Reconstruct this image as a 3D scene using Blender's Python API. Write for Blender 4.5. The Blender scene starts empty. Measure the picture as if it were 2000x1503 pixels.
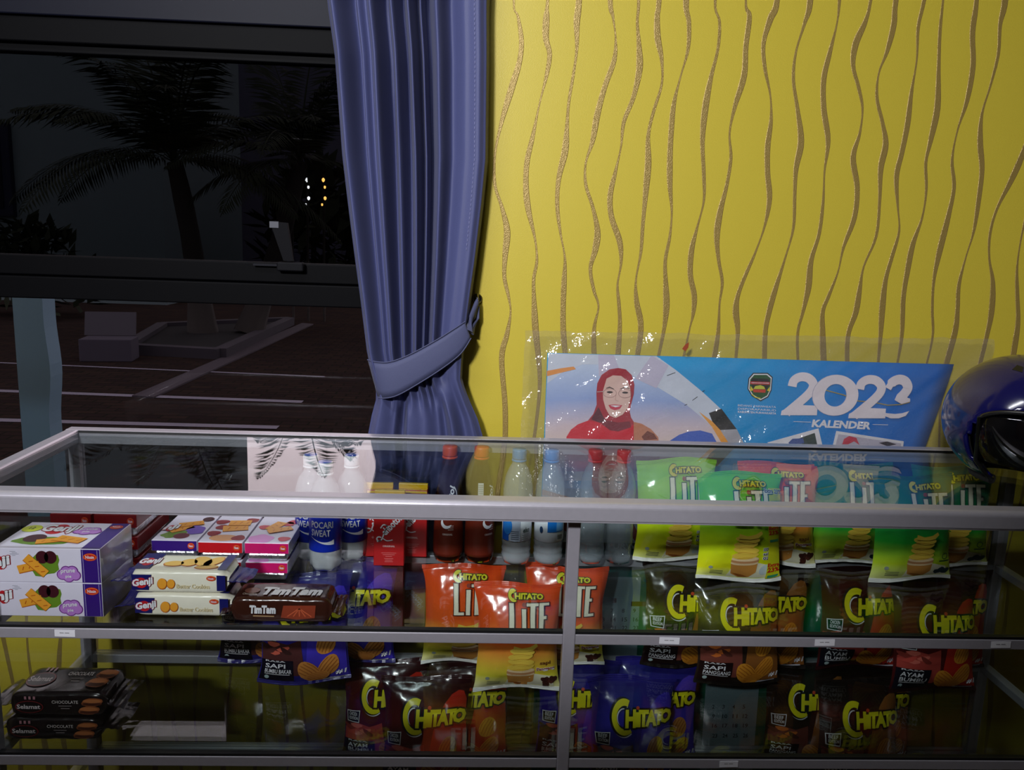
import bpy, bmesh, math, random
from mathutils import Vector, Matrix, noise

scn = bpy.context.scene
COL = scn.collection
PI = math.pi

# ---------------------------------------------------------------- camera
# world: x along the wall, y away from the camera, z up; z = 0 is the top of the display case, the floor is z = -1
YAW, PITCH, ROLL, FPX = 0.04697754, 0.17783373, 0.03493185, 1600.0
CAMP = Vector((0.0, -1.405, 0.4447))
_r0 = Vector((math.cos(YAW), -math.sin(YAW), 0))
_f = Vector((math.sin(YAW) * math.cos(PITCH), math.cos(YAW) * math.cos(PITCH), -math.sin(PITCH)))
_u0 = _r0.cross(_f)
_r = math.cos(ROLL) * _r0 + math.sin(ROLL) * _u0
_u = -math.sin(ROLL) * _r0 + math.cos(ROLL) * _u0
cam = bpy.data.cameras.new('camera')
cam.sensor_width = 36.0
cam.lens = FPX / 2000.0 * 36.0
cam.clip_start = 0.02
cam.clip_end = 200
camo = bpy.data.objects.new('camera', cam)
COL.objects.link(camo)
camo.matrix_world = Matrix(((_r.x, _u.x, -_f.x, CAMP.x), (_r.y, _u.y, -_f.y, CAMP.y), (_r.z, _u.z, -_f.z, CAMP.z), (0, 0, 0, 1)))
scn.camera = camo


def at(px, py, y=None, z=None):
    """the point of the plane y = const (or z = const) that the photograph's pixel shows"""
    d = _f + _r * ((px - 1000) / FPX) + _u * ((751.5 - py) / FPX)
    s = (y - CAMP.y) / d.y if y is not None else (z - CAMP.z) / d.z
    return CAMP + d * s


# ---------------------------------------------------------------- world, lamps, exposure
wd = bpy.data.worlds.new('dusk_sky')
scn.world = wd
wd.use_nodes = True
bg = wd.node_tree.nodes['Background']
bg.inputs[0].default_value = (1.0, 0.82, 0.86, 1)
bg.inputs[1].default_value = 1.9


def area_light(name, loc, sx, sy, power, col):
    l = bpy.data.lights.new(name, 'AREA')
    l.shape = 'RECTANGLE'
    l.size, l.size_y = sx, sy
    l.energy = power
    l.color = col
    o = bpy.data.objects.new(name, l)
    o.location = loc
    COL.objects.link(o)
    return o


LAMP_A = (-0.55, -0.70, 1.80)      # bare tube over the case
LAMP_B = (-1.25, -3.5, 1.80)       # hooded reflector lamp aimed at the upper wall
area_light('ceiling_tube_light', LAMP_A, 1.2, 0.05, 20, (0.93, 0.95, 1.0))
lb = area_light('reflector_light', LAMP_B, 0.4, 0.22, 40, (0.96, 0.96, 1.0))
lb.rotation_euler = (Vector((-0.1, 0.5, 0.45)) - Vector(LAMP_B)).to_track_quat('-Z', 'Y').to_euler()
lb.data.spread = math.radians(92)
scn.view_settings.view_transform = 'Standard'
scn.view_settings.look = 'None'
scn.view_settings.exposure = 0.12
scn.view_settings.gamma = 1.0
scn.view_settings.use_curve_mapping = False
try:
    scn.cycles.transparent_max_bounces = 28
    scn.cycles.max_bounces = 6
    scn.cycles.diffuse_bounces = 3
    scn.cycles.glossy_bounces = 3
    scn.cycles.use_adaptive_sampling = True
    scn.cycles.adaptive_threshold = 0.05
    scn.cycles.use_denoising = True
    scn.cycles.sample_clamp_indirect = 6.0
    scn.cycles.caustics_reflective = False
    scn.cycles.caustics_refractive = False
except Exception:
    pass


# ---------------------------------------------------------------- materials
def lin(c):
    return tuple((x / 255 / 12.92) if x / 255 <= 0.04045 else ((x / 255 + 0.055) / 1.055) ** 2.4 for x in c)


_M = {}


def mat(rgb, rough=0.5, metal=0.0, spec=0.5, coat=0.0, bump=0.0, bscale=60.0, emit=0.0, sheen=0.0, name=None):
    """a Principled material in an sRGB 0-255 colour with slight tone variation and optional fine relief"""
    key = (tuple(rgb), rough, metal, spec, coat, bump, bscale, emit, sheen)
    if key in _M:
        return _M[key]
    m = bpy.data.materials.new(name or 'surface')
    m.use_nodes = True
    nt = m.node_tree
    b = nt.nodes['Principled BSDF']
    c = lin(rgb)
    b.inputs['Roughness'].default_value = rough
    b.inputs['Metallic'].default_value = metal
    b.inputs['Specular IOR Level'].default_value = spec
    b.inputs['Coat Weight'].default_value = coat
    b.inputs['Coat Roughness'].default_value = 0.08
    if sheen:
        b.inputs['Sheen Weight'].default_value = sheen
        b.inputs['Sheen Roughness'].default_value = 0.4
    tc = nt.nodes.new('ShaderNodeTexCoord')
    nz = nt.nodes.new('ShaderNodeTexNoise')
    nz.inputs['Scale'].default_value = bscale
    nt.links.new(tc.outputs['Object'], nz.inputs['Vector'])
    mx = nt.nodes.new('ShaderNodeMix')
    mx.data_type = 'RGBA'
    mx.inputs[6].default_value = (c[0] * 0.94, c[1] * 0.94, c[2] * 0.94, 1)
    mx.inputs[7].default_value = (min(1, c[0] * 1.06), min(1, c[1] * 1.06), min(1, c[2] * 1.06), 1)
    nt.links.new(nz.outputs['Fac'], mx.inputs[0])
    nt.links.new(mx.outputs[2], b.inputs['Base Color'])
    if bump:
        bp = nt.nodes.new('ShaderNodeBump')
        bp.inputs['Strength'].default_value = bump
        bp.inputs['Distance'].default_value = 0.003
        nt.links.new(nz.outputs['Fac'], bp.inputs['Height'])
        nt.links.new(bp.outputs['Normal'], b.inputs['Normal'])
    if emit:
        b.inputs['Emission Color'].default_value = (*c, 1)
        b.inputs['Emission Strength'].default_value = emit
    _M[key] = m
    return m


def ink(rgb, rough=0.28):
    """printed film or card"""
    return mat(rgb, rough=rough, spec=0.45, bscale=40, name='printed_ink')


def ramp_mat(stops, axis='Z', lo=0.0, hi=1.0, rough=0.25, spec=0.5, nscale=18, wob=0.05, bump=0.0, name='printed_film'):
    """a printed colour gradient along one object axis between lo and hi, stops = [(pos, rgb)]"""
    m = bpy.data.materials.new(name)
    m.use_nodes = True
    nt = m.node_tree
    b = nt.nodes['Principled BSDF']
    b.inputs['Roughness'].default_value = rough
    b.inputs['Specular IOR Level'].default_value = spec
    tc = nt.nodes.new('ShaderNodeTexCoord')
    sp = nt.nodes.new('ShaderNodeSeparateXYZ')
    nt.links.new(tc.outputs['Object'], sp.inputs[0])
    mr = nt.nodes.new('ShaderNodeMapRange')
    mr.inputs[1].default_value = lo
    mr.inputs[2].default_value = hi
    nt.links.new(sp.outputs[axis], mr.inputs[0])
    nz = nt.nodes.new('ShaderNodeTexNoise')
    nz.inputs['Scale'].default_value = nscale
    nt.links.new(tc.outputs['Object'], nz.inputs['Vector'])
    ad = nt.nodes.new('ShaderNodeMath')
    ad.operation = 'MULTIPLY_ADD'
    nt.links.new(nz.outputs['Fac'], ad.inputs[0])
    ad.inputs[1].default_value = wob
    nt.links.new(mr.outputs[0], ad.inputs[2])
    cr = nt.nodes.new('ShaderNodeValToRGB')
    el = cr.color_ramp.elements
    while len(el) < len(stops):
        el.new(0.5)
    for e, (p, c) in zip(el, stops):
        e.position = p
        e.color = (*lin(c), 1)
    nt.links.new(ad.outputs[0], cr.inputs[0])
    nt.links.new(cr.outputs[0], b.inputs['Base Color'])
    if bump:
        n2 = nt.nodes.new('ShaderNodeTexNoise')
        n2.inputs['Scale'].default_value = 38
        n2.inputs['Detail'].default_value = 1.0
        nt.links.new(tc.outputs['Object'], n2.inputs['Vector'])
        bp = nt.nodes.new('ShaderNodeBump')
        bp.inputs['Strength'].default_value = bump
        bp.inputs['Distance'].default_value = 0.006
        nt.links.new(n2.outputs['Fac'], bp.inputs['Height'])
        nt.links.new(bp.outputs['Normal'], b.inputs['Normal'])
    return m


def clear_mat(name, tint, f0=0.04, rough=0.0, body=None, body_fac=0.0, bump=0.0, bscale=40.0, extra=0.0):
    """thin clear sheet or shell: straight transmission with a tint, Fresnel mirror on top, optional milky body"""
    m = bpy.data.materials.new(name)
    m.use_nodes = True
    nt = m.node_tree
    nt.nodes.remove(nt.nodes['Principled BSDF'])
    out = nt.nodes['Material Output']
    tr = nt.nodes.new('ShaderNodeBsdfTransparent')
    tr.inputs[0].default_value = (*tint, 1)
    base = tr
    if body:
        df = nt.nodes.new('ShaderNodeBsdfDiffuse')
        df.inputs[0].default_value = (*lin(body), 1)
        mb = nt.nodes.new('ShaderNodeMixShader')
        mb.inputs[0].default_value = body_fac
        nt.links.new(tr.outputs[0], mb.inputs[1])
        nt.links.new(df.outputs[0], mb.inputs[2])
        base = mb
    gl = nt.nodes.new('ShaderNodeBsdfGlossy')
    gl.inputs['Roughness'].default_value = rough
    lw = nt.nodes.new('ShaderNodeLayerWeight')
    lw.inputs[0].default_value = 0.5
    pw = nt.nodes.new('ShaderNodeMath')
    pw.operation = 'POWER'
    pw.inputs[1].default_value = 5.0
    nt.links.new(lw.outputs['Facing'], pw.inputs[0])
    ma = nt.nodes.new('ShaderNodeMath')
    ma.operation = 'MULTIPLY_ADD'
    ma.inputs[1].default_value = 1 - f0 - extra
    ma.inputs[2].default_value = f0 + extra
    nt.links.new(pw.outputs[0], ma.inputs[0])
    mx = nt.nodes.new('ShaderNodeMixShader')
    nt.links.new(ma.outputs[0], mx.inputs[0])
    nt.links.new(base.outputs[0], mx.inputs[1])
    nt.links.new(gl.outputs[0], mx.inputs[2])
    if bump:
        tc = nt.nodes.new('ShaderNodeTexCoord')
        nz = nt.nodes.new('ShaderNodeTexNoise')
        nz.inputs['Scale'].default_value = bscale
        nt.links.new(tc.outputs['Object'], nz.inputs['Vector'])
        bp = nt.nodes.new('ShaderNodeBump')
        bp.inputs['Strength'].default_value = bump
        bp.inputs['Distance'].default_value = 0.004
        nt.links.new(nz.outputs['Fac'], bp.inputs['Height'])
        nt.links.new(bp.outputs['Normal'], gl.inputs['Normal'])
    nt.links.new(mx.outputs[0], out.inputs[0])
    return m


ALU = mat((178, 175, 184), rough=0.30, metal=0.4, spec=0.5, bump=0.03, bscale=90, name='brushed_aluminium')
BLACK = mat((10, 10, 12), rough=0.5, name='black_rubber')
GLASS = clear_mat('clear_glass', (0.965, 0.985, 0.98), 0.035)
GLASS_TOP = clear_mat('clear_glass_top', (0.93, 0.97, 0.965), 0.045)
FILM_GLASS = clear_mat('dark_tinted_glass', (0.42, 0.43, 0.44), 0.008)
PANE_GLASS = clear_mat('window_glass', (0.92, 0.92, 0.93), 0.01)
PLASTIC = clear_mat('clear_bottle_plastic', (0.86, 0.89, 0.91), 0.06, rough=0.04, body=(225, 235, 245), body_fac=0.16, bump=0.9, bscale=50, extra=0.08)
MILKY = clear_mat('milky_drink', (0.80, 0.84, 0.86), 0.04, rough=0.04, body=(225, 228, 232), body_fac=0.38, bump=0.3, bscale=40)
WATER = clear_mat('water_filled_plastic', (0.80, 0.84, 0.87), 0.06, rough=0.05, body=(232, 238, 246), body_fac=0.32, bump=0.9, bscale=60, extra=0.10)
TEA = clear_mat('dark_tea', (0.42, 0.30, 0.24), 0.05, rough=0.03, body=(70, 30, 20), body_fac=0.12)
WRAP = clear_mat('cling_film', (0.94, 0.94, 0.94), 0.05, rough=0.09, body=(235, 235, 235), body_fac=0.06, bump=0.9, bscale=70, extra=0.06)
FOIL = mat((190, 190, 196), rough=0.25, metal=0.9, bump=0.6, bscale=70, name='silver_foil')


# ---------------------------------------------------------------- mesh helpers
def link(name, me, parent=None, loc=None, rot=None):
    o = bpy.data.objects.new(name, me)
    COL.objects.link(o)
    if parent:
        o.parent = parent
    if loc is not None:
        o.location = loc
    if rot is not None:
        o.rotation_euler = rot
    return o


def mesh(name, verts, faces, mats, parent=None, smooth=False, fm=None):
    me = bpy.data.meshes.new(name)
    me.from_pydata([tuple(v) for v in verts], [], faces)
    for m in (mats if isinstance(mats, (list, tuple)) else [mats]):
        me.materials.append(m)
    if fm:
        me.polygons.foreach_set('material_index', fm)
    if smooth:
        me.polygons.foreach_set('use_smooth', [True] * len(me.polygons))
    me.update()
    return link(name, me, parent)


def from_bm(name, bm, mats, parent=None, smooth=False):
    me = bpy.data.meshes.new(name)
    bm.to_mesh(me)
    bm.free()
    for m in (mats if isinstance(mats, (list, tuple)) else [mats]):
        me.materials.append(m)
    if smooth:
        me.polygons.foreach_set('use_smooth', [True] * len(me.polygons))
    return link(name, me, parent)


def add_box(bm, x0, x1, y0, y1, z0, z1):
    vs = [bm.verts.new((x, y, z)) for x in (x0, x1) for y in (y0, y1) for z in (z0, z1)]
    for f in ((0, 1, 3, 2), (4, 6, 7, 5), (0, 4, 5, 1), (2, 3, 7, 6), (0, 2, 6, 4), (1, 5, 7, 3)):
        bm.faces.new([vs[i] for i in f])
    return vs


def box(name, x0, x1, y0, y1, z0, z1, m, parent=None, bev=0.0, seg=2):
    bm = bmesh.new()
    add_box(bm, x0, x1, y0, y1, z0, z1)
    bmesh.ops.recalc_face_normals(bm, faces=bm.faces)
    if bev:
        bmesh.ops.bevel(bm, geom=bm.edges[:], offset=bev, segments=seg, profile=0.5, affect='EDGES')
    return from_bm(name, bm, m, parent, smooth=False)


def lathe(name, prof, m, parent=None, n=32, wob=None):
    vs, fs = [], []
    for j, (r, z) in enumerate(prof):
        for i in range(n):
            a = 2 * PI * i / n
            rr = r * (wob(a, z) if wob else 1)
            vs.append((rr * math.cos(a), rr * math.sin(a), z))
    for j in range(len(prof) - 1):
        for i in range(n):
            k = (i + 1) % n
            fs.append((j * n + i, j * n + k, (j + 1) * n + k, (j + 1) * n + i))
    if prof[0][0] > 1e-4:
        fs.append(tuple(reversed(range(n))))
    if prof[-1][0] > 1e-4:
        fs.append(tuple((len(prof) - 1) * n + i for i in range(n)))
    return mesh(name, vs, fs, m, parent, smooth=True)


def tube(name, pts, rad, m, parent=None, n=8):
    vs, fs = [], []
    for j, p in enumerate(pts):
        p = Vector(p)
        d = (Vector(pts[min(j + 1, len(pts) - 1)]) - Vector(pts[max(j - 1, 0)])).normalized()
        a = d.cross(Vector((0, 0, 1)) if abs(d.z) < 0.9 else Vector((1, 0, 0))).normalized()
        b = d.cross(a)
        r = rad[j] if isinstance(rad, (list, tuple)) else rad
        for i in range(n):
            t = 2 * PI * i / n
            vs.append(p + a * (r * math.cos(t)) + b * (r * math.sin(t)))
    for j in range(len(pts) - 1):
        for i in range(n):
            k = (i + 1) % n
            fs.append((j * n + i, j * n + k, (j + 1) * n + k, (j + 1) * n + i))
    fs.append(tuple(range(n)))
    fs.append(tuple((len(pts) - 1) * n + i for i in reversed(range(n))))
    return mesh(name, vs, fs, m, parent, smooth=True)


def scale_z(t, k):
    t.scale = (1, 1, k)
    return t


def thing(name, label, cat, loc=(0, 0, 0), rot=(0, 0, 0), group=None):
    o = bpy.data.objects.new(name, None)
    COL.objects.link(o)
    o.empty_display_size = 0.02
    o.location = loc
    o.rotation_euler = rot
    return tag(o, label, cat, group)


def tag(o, label=None, cat=None, group=None, kind=None):
    if label:
        o['label'] = label
    if cat:
        o['category'] = cat
    if group:
        o['group'] = group
    if kind:
        o['kind'] = kind
    return o


# ---------------------------------------------------------------- flat print laid onto surfaces
_T = {}


def text_tris(s, off):
    key = (s, off)
    if key not in _T:
        c = bpy.data.curves.new('t', 'FONT')
        c.body = s
        c.resolution_u = 2
        c.offset = off
        o = bpy.data.objects.new('t', c)
        COL.objects.link(o)
        dg = bpy.context.evaluated_depsgraph_get()
        me = bpy.data.meshes.new_from_object(o.evaluated_get(dg))
        vs = [(v.co.x, v.co.y) for v in me.vertices]
        fs = [tuple(p.vertices) for p in me.polygons]
        bpy.data.objects.remove(o)
        bpy.data.curves.remove(c)
        bpy.data.meshes.remove(me)
        _T[key] = (vs, fs)
    return _T[key]


def tbox(s):
    vs, _ = text_tris(s, 0.0)
    return min(v[0] for v in vs), max(v[0] for v in vs), min(v[1] for v in vs), max(v[1] for v in vs)


class Art:
    """2-d shapes (part name, material, layer) that are laid onto a surface as thin print"""

    def __init__(self):
        self.items = []

    def raw(self, part, m, vs, fs, layer):
        self.items.append((part, m, vs, fs, layer))

    def poly(self, part, m, pts, layer=0):
        self.raw(part, m, list(pts), [tuple(range(len(pts)))], layer)

    def rect(self, part, m, x0, y0, x1, y1, layer=0):
        self.poly(part, m, [(x0, y0), (x1, y0), (x1, y1), (x0, y1)], layer)

    def ell(self, part, m, cx, cy, rx, ry, layer=0, rot=0.0, n=20, wave=0.0, wn=5):
        c, s = math.cos(rot), math.sin(rot)
        pts = []
        for i in range(n):
            a = 2 * PI * i / n
            k = 1 + wave * math.sin(wn * a)
            x, y = rx * k * math.cos(a), ry * k * math.sin(a)
            pts.append((cx + x * c - y * s, cy + x * s + y * c))
        self.poly(part, m, pts, layer)

    def line(self, part, m, pts, w, layer=0):
        vs, fs = [], []
        for i, p in enumerate(pts):
            q0, q1 = pts[max(i - 1, 0)], pts[min(i + 1, len(pts) - 1)]
            dx, dy = q1[0] - q0[0], q1[1] - q0[1]
            l = math.hypot(dx, dy) or 1
            ww = w[i] if isinstance(w, (list, tuple)) else w
            nx, ny = -dy / l * ww / 2, dx / l * ww / 2
            vs += [(p[0] + nx, p[1] + ny), (p[0] - nx, p[1] - ny)]
        for i in range(len(pts) - 1):
            fs.append((2 * i, 2 * i + 1, 2 * i + 3, 2 * i + 2))
        self.raw(part, m, vs, fs, layer)

    def text(self, part, m, s, x0, y0, x1, y1, layer=0, bold=0.02, slant=0.0, rise=0.0, outline=None, ow=0.05):
        """the word fitted into the box (x0, y0)-(x1, y1)"""
        a, b, c, d = tbox(s)
        for mm, off, ly in ([(outline, bold + ow, layer)] if outline else []) + [(m, bold, layer + (1 if outline else 0))]:
            vs, fs = text_tris(s, off)
            out = []
            for vx, vy in vs:
                u, v = (vx - a) / (b - a), (vy - c) / (d - c)
                out.append((x0 + (x1 - x0) * u + slant * (y1 - y0) * v, y0 + (y1 - y0) * v + rise * u))
            self.raw(part, mm, out, fs, ly)

    def ring(self, part, m, cx, cy, r0x, r0y, r1x, r1y, a0=0, a1=2 * PI, layer=0, n=28, taper=False):
        vs, fs = [], []
        for i in range(n + 1):
            t = i / n
            a = a0 + (a1 - a0) * t
            k = math.sin(PI * t) ** 0.5 if taper else 1
            ix, iy = r1x + (r0x - r1x) * k, r1y + (r0y - r1y) * k
            vs += [(cx + ix * math.cos(a), cy + iy * math.sin(a)), (cx + r1x * math.cos(a), cy + r1y * math.sin(a))]
        for i in range(n):
            fs.append((2 * i, 2 * i + 1, 2 * i + 3, 2 * i + 2))
        self.raw(part, m, vs, fs, layer)

    def build(self, parent, fn, cell=None, lim=None):
        parts = {}
        for it in self.items:
            parts.setdefault(it[0], []).append(it)
        out = []
        for part, its in parts.items():
            bm = bmesh.new()
            mats = []
            for _, m, vs, fs, ly in its:
                if m not in mats:
                    mats.append(m)
                mi = mats.index(m)
                bv = [bm.verts.new((v[0], v[1], ly)) for v in vs]
                for f in fs:
                    try:
                        nf = bm.faces.new([bv[i] for i in f])
                        nf.material_index = mi
                    except ValueError:
                        pass
            big = [f for f in bm.faces if len(f.verts) > 4]
            if big:
                bmesh.ops.triangulate(bm, faces=big)
            if lim:
                for co, no in (((lim[0], 0, 0), (-1, 0, 0)), ((lim[1], 0, 0), (1, 0, 0)), ((0, lim[2], 0), (0, -1, 0)), ((0, lim[3], 0), (0, 1, 0))):
                    bmesh.ops.bisect_plane(bm, geom=bm.verts[:] + bm.edges[:] + bm.faces[:], plane_co=co, plane_no=no, clear_outer=True)
            if not bm.verts:
                bm.free()
                continue
            if cell:
                cx, cy = cell if isinstance(cell, tuple) else (cell, cell)
                for ax, cc in ((0, cx), (1, cy)):
                    if not cc:
                        continue
                    lo = min(v.co[ax] for v in bm.verts)
                    hi = max(v.co[ax] for v in bm.verts)
                    k = math.floor(lo / cc) + 1
                    while k * cc < hi - 1e-7:
                        co = [0, 0, 0]
                        no = [0, 0, 0]
                        co[ax] = k * cc
                        no[ax] = 1
                        bmesh.ops.bisect_plane(bm, geom=bm.verts[:] + bm.edges[:] + bm.faces[:], plane_co=co, plane_no=no)
                        k += 1
            for f in bm.faces:
                f.normal_update()
                if f.normal.z < 0:
                    f.normal_flip()
            for v in bm.verts:
                v.co = fn(v.co.x, v.co.y, v.co.z)
            out.append(from_bm(part, bm, mats, parent, smooth=bool(cell)))
        return out


def plane_fn(origin, ux, uy, nrm, off=0.0004, step=0.00025):
    o, ux, uy, nrm = Vector(origin), Vector(ux), Vector(uy), Vector(nrm)
    return lambda x, y, l: o + ux * x + uy * y + nrm * (off + step * l)


def cyl_fn(rad, off=0.0004, step=0.0003):
    """x is arc length round the bottle from its front (-y), y is height"""
    def fn(x, y, l):
        r = rad(y) if callable(rad) else rad
        a = x / r
        rr = r + off + step * l
        return Vector((rr * math.sin(a), -rr * math.cos(a), y))
    return fn


WHITE = ink((232, 230, 236))
CREAM = ink((236, 228, 205))
INKBLACK = ink((14, 12, 14))
LOGOYEL = ink((225, 215, 25))
RED = ink((190, 22, 24))
GREYINK = ink((120, 120, 122))

# ================================================================ THE ROOM
WY = 0.50           # wall face
YELLOW = mat((196, 177, 56), rough=0.42, spec=0.5, bump=0.10, bscale=420, name='yellow_wallpaper')
WX0, WX1, WZ0, WZ1 = -1.90, -0.10, -0.32, 1.10   # window opening
bm = bmesh.new()
add_box(bm, WX1, 2.4, WY, WY + 0.14, -1.0, 1.9)
add_box(bm, -2.6, WX0, WY, WY + 0.14, -1.0, 1.9)
add_box(bm, WX0, WX1, WY, WY + 0.14, -1.0, WZ0)
add_box(bm, WX0, WX1, WY, WY + 0.14, WZ1, 1.9)
wall = tag(from_bm('wall_back', bm, YELLOW), 'yellow wallpapered wall with wavy vertical stripes', kind='structure')

STRIPE = mat((160, 135, 72), rough=0.34, metal=0.3, spec=0.5, bump=0.35, bscale=500, name='metallic_stripe_print')
TR = [
    [(120,0),(135,60),(148,150),(140,230),(110,330),(75,450),(50,570),(50,680),(75,760),(95,850),(88,940),(85,1020),(100,1090),(108,1150),(95,1230),(75,1320)],
    [(245,0),(240,60),(238,140),(252,200),(240,280),(215,380),(190,500),(168,600),(165,700),(175,780),(198,880),(205,960),(193,1030),(195,1120),(200,1215)],
    [(360,0),(352,80),(352,180),(340,270),(322,380),(315,480),(308,560),(285,660),(280,760),(292,860),(308,950),(305,1040),(302,1120),(302,1215)],
    [(475,0),(485,60),(495,140),(490,220),(455,320),(428,420),(410,520),(385,600),(385,680),(410,760),(428,850),(420,920),(402,990),(415,1070),(432,1130),(415,1220)],
    [(580,0),(575,80),(582,180),(582,260),(560,360),(525,450),(515,540),(495,630),(475,720),(480,800),(510,890),(515,970),(502,1050),(508,1130),(510,1215)],
    [(655,0),(648,60),(650,140),(665,220),(665,310),(635,410),(615,500),(615,600),(605,720),(595,830),(588,930),(570,1030),(572,1110),(588,1215)],
    [(755,0),(765,80),(762,180),(735,280),(710,380),(700,480),(695,580),(695,680),(702,780),(695,870),(678,960),(680,1050),(682,1130),(672,1220)],
    [(862,0),(878,80),(872,180),(845,290),(825,400),(815,520),(820,640),(820,740),(795,840),(775,920),(770,1010),(785,1090),(780,1160),(765,1225)],
    [(975,0),(988,60),(975,170),(968,280),(935,390),(915,490),(920,580),(905,680),(880,780),(868,870),(875,960),(888,1040),(878,1120),(872,1230)],
    [(1090,0),(1065,70),(1040,160),(1045,250),(1065,350),(1068,440),(1055,540),(1055,640),(1062,730),(1045,830),(1010,930),(975,1010),(945,1090),(938,1150),(945,1230)],
    [(1212,0),(1190,90),(1160,190),(1150,290),(1165,400),(1178,520),(1160,620),(1155,720),(1150,840),(1120,950),(1085,1060),(1060,1150),(1045,1240)],
    [(1320,0),(1310,90),(1285,190),(1262,290),(1262,400),(1278,520),(1265,630),(1260,740),(1245,860),(1215,960),(1205,1060),(1185,1150),(1165,1240)],
    [(1435,0),(1415,80),(1380,160),(1370,240),(1390,320),(1405,400),(1395,490),(1370,580),(1385,690),(1375,800),(1335,910),(1315,1000),(1280,1090),(1258,1150),(1258,1245)],
    [(1528,0),(1520,90),(1495,190),(1465,270),(1458,360),(1478,450),(1490,530),(1472,620),(1468,740),(1455,870),(1410,980),(1395,1060),(1380,1150),(1350,1245)],
    [(1632,0),(1610,100),(1605,220),(1585,340),(1570,460),(1550,560),(1530,650),(1535,760),(1540,850),(1515,940),(1490,1030),(1478,1130),(1470,1250)],
    [(1702,0),(1690,120),(1685,260),(1680,400),(1655,520),(1638,600),(1640,700),(1625,800),(1590,900),(1570,1000),(1555,1100),(1548,1250)],
    [(1825,0),(1810,120),(1812,240),(1790,370),(1755,480),(1735,590),(1742,690),(1720,800),(1690,920),(1668,1030),(1662,1140),(1662,1250)],
    [(1930,0),(1912,90),(1905,200),(1875,320),(1845,420),(1838,520),(1845,620),(1835,720),(1815,850),(1785,950),(1760,1050),(1755,1140),(1745,1225)],
    [(2070,0),(2050,150),(2065,300),(2035,450),(1990,580),(1950,670),(1900,770),(1875,860),(1872,950),(1885,1040),(1880,1150),(1860,1250)],
    [(2160,0),(2140,200),(2110,400),(2080,560),(2035,700),(1995,850),(1975,980),(1975,1080),(1978,1180),(1965,1280)],
    [(2270,0),(2250,250),(2200,500),(2150,750),(2090,950),(2080,1120),(2060,1280)],
]
rnd = random.Random(5)


def smooth_line(P, n=5):
    out = []
    for i in range(len(P) - 1):
        p0, p1, p2, p3 = P[max(i - 1, 0)], P[i], P[i + 1], P[min(i + 2, len(P) - 1)]
        for k in range(n):
            t = k / n
            out.append(tuple(0.5 * (2 * b + (c - a) * t + (2 * a - 5 * b + 4 * c - d) * t * t + (3 * b - a - 3 * c + d) * t ** 3) for a, b, c, d in zip(p0, p1, p2, p3)))
    out.append(tuple(P[-1]))
    return out


def stripe(pts, seed):
    """one embossed wavy stripe of the wallpaper, pts = (x, z) from the top down"""
    vs, fs = [], []
    for i, (x, z) in enumerate(pts):
        w = 0.0049 + 0.0022 * math.sin(i * 0.21 + seed * 1.7) + 0.0008 * math.sin(i * 0.5 + seed)
        q0, q1 = pts[max(i - 1, 0)], pts[min(i + 1, len(pts) - 1)]
        l = math.hypot(q1[0] - q0[0], q1[1] - q0[1]) or 1
        nx, nz = -(q1[1] - q0[1]) / l * w, (q1[0] - q0[0]) / l * w
        for s, y in ((-1, WY - 0.0001), (-0.8, WY - 0.0007), (0.8, WY - 0.0007), (1, WY - 0.0001)):
            vs.append((x + s * nx, y, z + s * nz))
    for i in range(len(pts) - 1):
        for k in range(3):
            fs.append((4 * i + k, 4 * i + k + 1, 4 * i + k + 5, 4 * i + k + 4))
    return mesh('wallpaper_stripe', vs, fs, STRIPE, wall)


for i, P in enumerate(TR):
    W3 = [at(940 + a / 1.887, b / 1.887, y=WY) for a, b in P]
    L = [(p.x, p.z) for p in W3]
    # the stripe goes on above and below what the picture shows
    x0, z0 = L[0]
    top = [(x0 + 0.012 * math.sin(7 * (z - z0) + i), z) for z in (1.85, 1.6, 1.35, 1.12)]
    x1, z1 = L[-1]
    low = [(x1 + 0.015 * math.sin(8 * (z1 - z) + 0.6 * i), z) for z in [z1 - 0.12 * k for k in range(1, 10)] if z > -0.98]
    stripe(smooth_line(top + L + low), i)
for i in range(26):     # under the window sill
    x0 = -1.85 + 0.066 * i
    stripe(smooth_line([(x0 + 0.016 * math.sin(8 * z + i * 1.3), z) for z in [-0.34 - 0.09 * k for k in range(8)]]), i)

PLAIN = mat((84, 79, 72), rough=0.8, bump=0.1, name='painted_plaster')
tag(box('wall_left', -2.74, -2.6, -5.2, WY + 0.14, -1, 1.9, PLAIN), 'plain wall at the end of the room', kind='structure')
tag(box('wall_right', 2.4, 2.54, -5.2, WY + 0.14, -1, 1.9, PLAIN), 'plain wall beyond the helmet', kind='structure')
tag(box('wall_front', -2.74, 2.54, -5.34, -5.2, -1, 1.9, PLAIN), 'plain wall facing the display case', kind='structure')
tag(box('ceiling', -2.74, 2.54, -5.34, WY + 0.14, 1.9, 2.0, mat((190, 190, 190), rough=0.8, name='white_ceiling')), 'plain white ceiling of the room', kind='structure')
tag(box('floor', -2.74, 2.54, -5.34, WY + 0.14, -1.1, -1.0, mat((70, 62, 56), rough=0.4, name='floor_tile')), 'plain tiled floor of the room', kind='structure')
t = thing('ceiling_lamp', 'white fluorescent tube lamp on the ceiling over the case', 'lamp', (LAMP_A[0], LAMP_A[1], 1.9))
box('housing', -0.64, 0.64, -0.05, 0.05, -0.06, 0.0, mat((225, 225, 225), rough=0.5), t, bev=0.006)
tube('lamp_tube', [(-0.6, 0, -0.078), (0.6, 0, -0.078)], 0.013, mat((255, 255, 255), emit=4.0), t)
t = thing('wall_washer_lamp', 'hooded white reflector lamp aimed at the yellow wall', 'lamp', LAMP_B, lb.rotation_euler)
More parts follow.
